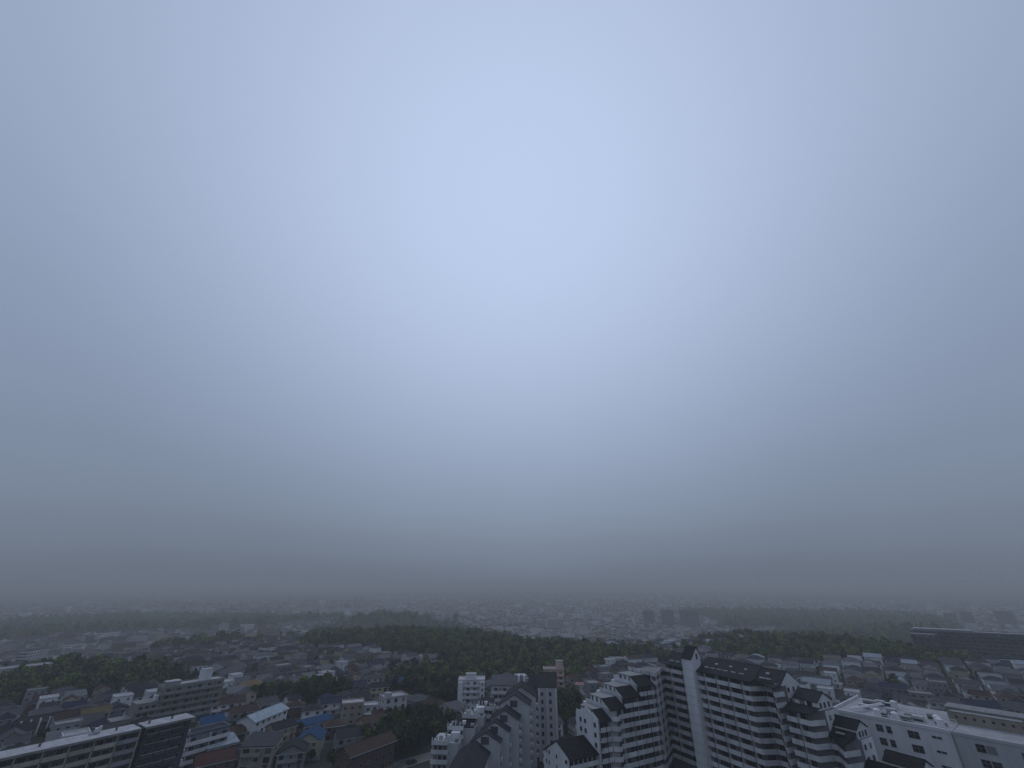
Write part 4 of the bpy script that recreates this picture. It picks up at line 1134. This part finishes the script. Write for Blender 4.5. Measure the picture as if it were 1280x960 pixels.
# garden trees among the houses
n = 0; tries = 0
gard = []
while n < 105 and tries < 6000:
    tries += 1
    az = R(r.uniform(-52, 52)); D = 215 + 330 * r.random() ** 1.3
    X, Y = D * math.sin(az), D * math.cos(az)
    px, py = project(X, Y, float(hgt(X, Y)))
    if not (-10 < px < 1290) or py > 975 or in_wood(X, Y, 1.02) or hidden(px, py) or not free(X, Y, .6): continue
    where = next(t for f, t in PLACE if f(X, Y))
    tree(X, Y, r.randrange(8), r.uniform(.42, .8), 'garden tree ' + where, 'garden trees ' + where)
    RESERVED.append((X, Y, 2.0)); n += 1
def wood_mass():
    vs_, ms_ = [], []
    shapes = [crown_shape(k % 3, npr) for k in range(9)]
    for D, X, Y, wi, px, py in mass:
        if hidden(px, py) and D < 400: continue
        far = D > 760
        s = r.uniform(.8, 1.3) * (2.3 if D > 1250 else 1.6 if far else 1.0)
        C, Q = shapes[r.randrange(9)]
        nl = 90 if D > 1250 else 120 if far else 230
        v = leaves(C * s, Q * s, nl, (.75 if far else .55) * s, npr)
        a = r.uniform(0, 6.28); c, sn = math.cos(a), math.sin(a)
        vv = np.empty_like(v); vv[:, 0] = X + c * v[:, 0] - sn * v[:, 1]; vv[:, 1] = Y + sn * v[:, 0] + c * v[:, 1]; vv[:, 2] = v[:, 2] + float(hgt(X, Y))
        vs_.append(vv); ms_.append(np.full(nl, r.choice((0, 0, 1, 1, 2))))
    # trees and hedges among the far streets
    for _ in range(900):
        az = R(r.uniform(-52, 52)); D = r.uniform(430, 1300)
        X, Y = D * math.sin(az), D * math.cos(az)
        if in_wood(X, Y) or not free(X, Y, 0): continue
        C, Q = shapes[r.randrange(9)]; s = r.uniform(.5, .9)
        v = leaves(C * s, Q * s, 70, .8 * s, npr) + np.array([X, Y, float(hgt(X, Y))])
        vs_.append(v); ms_.append(np.full(70, r.choice((0, 1, 2))))
    me = quad_mesh('woodland', np.concatenate(vs_), LEAF, np.concatenate(ms_))
    tag(obj('woodland', me), 'dense green woods covering the hills below the mist', 'woodland', kind='stuff')
wood_mass()
def undergrowth():
    vs_ = []
    for wx, wy, rx, ry, sp in WOODS:
        if wy > 700: continue
        n = int(rx * ry * 3.14 / 14)
        a = npr.uniform(0, 6.283, n); q = np.sqrt(npr.uniform(0, 1, n))
        x = wx + rx * q * np.cos(a); y = wy + ry * q * np.sin(a)
        keep = np.array([free(float(i), float(j), 1.5) for i, j in zip(x, y)])
        x, y = x[keep], y[keep]
        C = np.stack([x, y, hgt(x, y) + .6], 1)
        if len(C): vs_.append(leaves(C, np.full(len(C), 1.3), len(C) * 7, .5, npr))
    tag(obj('undergrowth', quad_mesh('undergrowth', np.concatenate(vs_), [LEAF[2]])), 'dark shrubs covering the floor of the woods', 'shrubs', kind='stuff')
undergrowth()

# ------------------------------------------------------------------ white railing, fences, cars
def railing(name, P, label):
    T = thing(name, (*P[0], float(hgt(*P[0]))), 0, label, 'railing')
    z0 = float(hgt(*P[0]))
    tot = 0
    for a, b in zip(P[:-1], P[1:]):
        L = math.dist(a, b); rz = math.atan2(b[1] - a[1], b[0] - a[0])
        za = max(float(hgt(*a)), float(hgt(*b))) - z0
        l = (a[0] - P[0][0], a[1] - P[0][1], za)
        MB().box(0, -.15, -3.0, L, .15, .6, CONC).build('retaining_wall', T, l, rz)
        for zz in (1.05, 1.75): MB().box(0, -.06, zz, L, .06, zz + .22, WHITE).build('rail', T, l, rz)
        for k in range(int(L / 2.5) + 1): MB().box(-.08, -.08, .6, .08, .08, 1.95, WHITE).build('post', T, (l[0] + math.cos(rz) * k * 2.5, l[1] + math.sin(rz) * k * 2.5, za), rz)
    return T
railing('white_railing', [ground(*q)[:2] for q in ((498, 904), (508, 905), (528, 896), (551, 888))], 'white two bar railing on a concrete wall above the thicket')
railing('road_guardrail', [ground(*q)[:2] for q in ((-2, 936), (8, 928), (16, 917))], 'pale guard rail curving along the lane beside the slab')
CARM = {}
def car_meshes(paint):
    if paint.name in CARM: return CARM[paint.name]
    b = MB()
    b.ext([(-2.1, -.82, .35), (2.1, -.82, .35), (2.15, -.82, .75), (1.2, -.82, .98), (-2.05, -.82, 1.0)], (0, 1.64, 0), paint)
    b.ext([(-1.95, -.72, .99), (1.15, -.72, .97), (.45, -.68, 1.5), (-1.7, -.68, 1.52)], (0, 1.42, 0), paint)
    body = b.mesh('body')
    g = MB(); g.ext([(-1.72, -.735, 1.02), (.95, -.735, 1.02), (.42, -.735, 1.42), (-1.6, -.735, 1.44)], (0, 1.47, 0), GLASS)
    g.ext([(1.14, -.62, 1.0), (1.14, .62, 1.0), (.52, .6, 1.46), (.52, -.6, 1.46)], (.03, 0, .03), GLASS)
    gl_ = g.mesh('side_glass')
    w = MB(); k = 12
    for rr, y0, y1, m in ((.32, -.1, .1, TYRE), (.19, -.115, .115, FRAME)):
        w.ext([(rr * math.cos(6.283 * i / k), y0, .32 + rr * math.sin(6.283 * i / k)) for i in range(k)], (0, y1 - y0, 0), m)
    wm = w.mesh('wheel')
    h = MB().box(-.04, -.18, 0, .04, .18, .14, CARW).mesh('headlight')
    CARM[paint.name] = (body, gl_, wm, h)
    return CARM[paint.name]
def car(x, y, rz, paint, label):
    z = max(float(hgt(x + dx, y + dy)) for dx in (-2, 0, 2) for dy in (-2, 0, 2)) + .19
    T = thing('parked_car', (x, y, z), rz, label, 'car', 'parked cars')
    b, g, w, h = car_meshes(paint)
    obj('body', b, T); obj('side_glass', g, T)
    for sx in (-1.3, 1.3):
        for sy in (-.75, .75): obj('wheel', w, T, (sx, sy, 0))
    for sy in (-.55, .55): obj('headlight', h, T, (2.12, sy, .6))
def along(P, t, side):
    k = min(len(P) - 2, int(t * (len(P) - 1))); a, b = P[k], P[k + 1]
    rz = math.atan2(b[1] - a[1], b[0] - a[0])
    return a[0] - math.sin(rz) * side, a[1] + math.cos(rz) * side, rz
for P, lst in ((ROAD, ((.70, 1.9, CARW, 'white car on the road below the thicket'), (.52, -1.9, CARD, 'dark car on the road beside the long brown building'), (.86, -1.9, CARS, 'silver car on the road near the gabled block'))),
               (ROAD2, ((.35, -.8, CARW, 'white car in the lane by the blue roofed house'), (.7, .7, CARS, 'silver car in the lane behind the long white house'))),
               (ROAD3, ((.45, 1.2, CARW, 'white car in the lane behind the white block'), (.7, -1.2, CARD, 'dark car in the lane behind the white block')))):
    for t, sd, m, lb in lst:
        x, y, rz = along(P, t, sd); car(x, y, rz, m, lb)

# ------------------------------------------------------------------ the mist
b = MB(); b.box(-13200, -13200, -VALLEY - 1.0, 13200, 13200, CAMZ + 4.0, CONC)
me = b.mesh('haze'); me.materials.clear()
hm = bpy.data.materials.new('haze_air'); hm.use_nodes = True
n, l = hm.node_tree.nodes, hm.node_tree.links
n.remove(n['Principled BSDF'])
pv = n.new('ShaderNodeVolumePrincipled'); pv.inputs['Density'].default_value = HAZE_DENSITY; pv.inputs['Color'].default_value = (.71, .718, .715, 1); pv.inputs['Anisotropy'].default_value = .2
l.new(pv.outputs['Volume'], n['Material Output'].inputs['Volume'])
me.materials.append(hm)
tag(obj('haze', me), 'pale grey blue mist lying over the town', 'haze', kind='stuff')
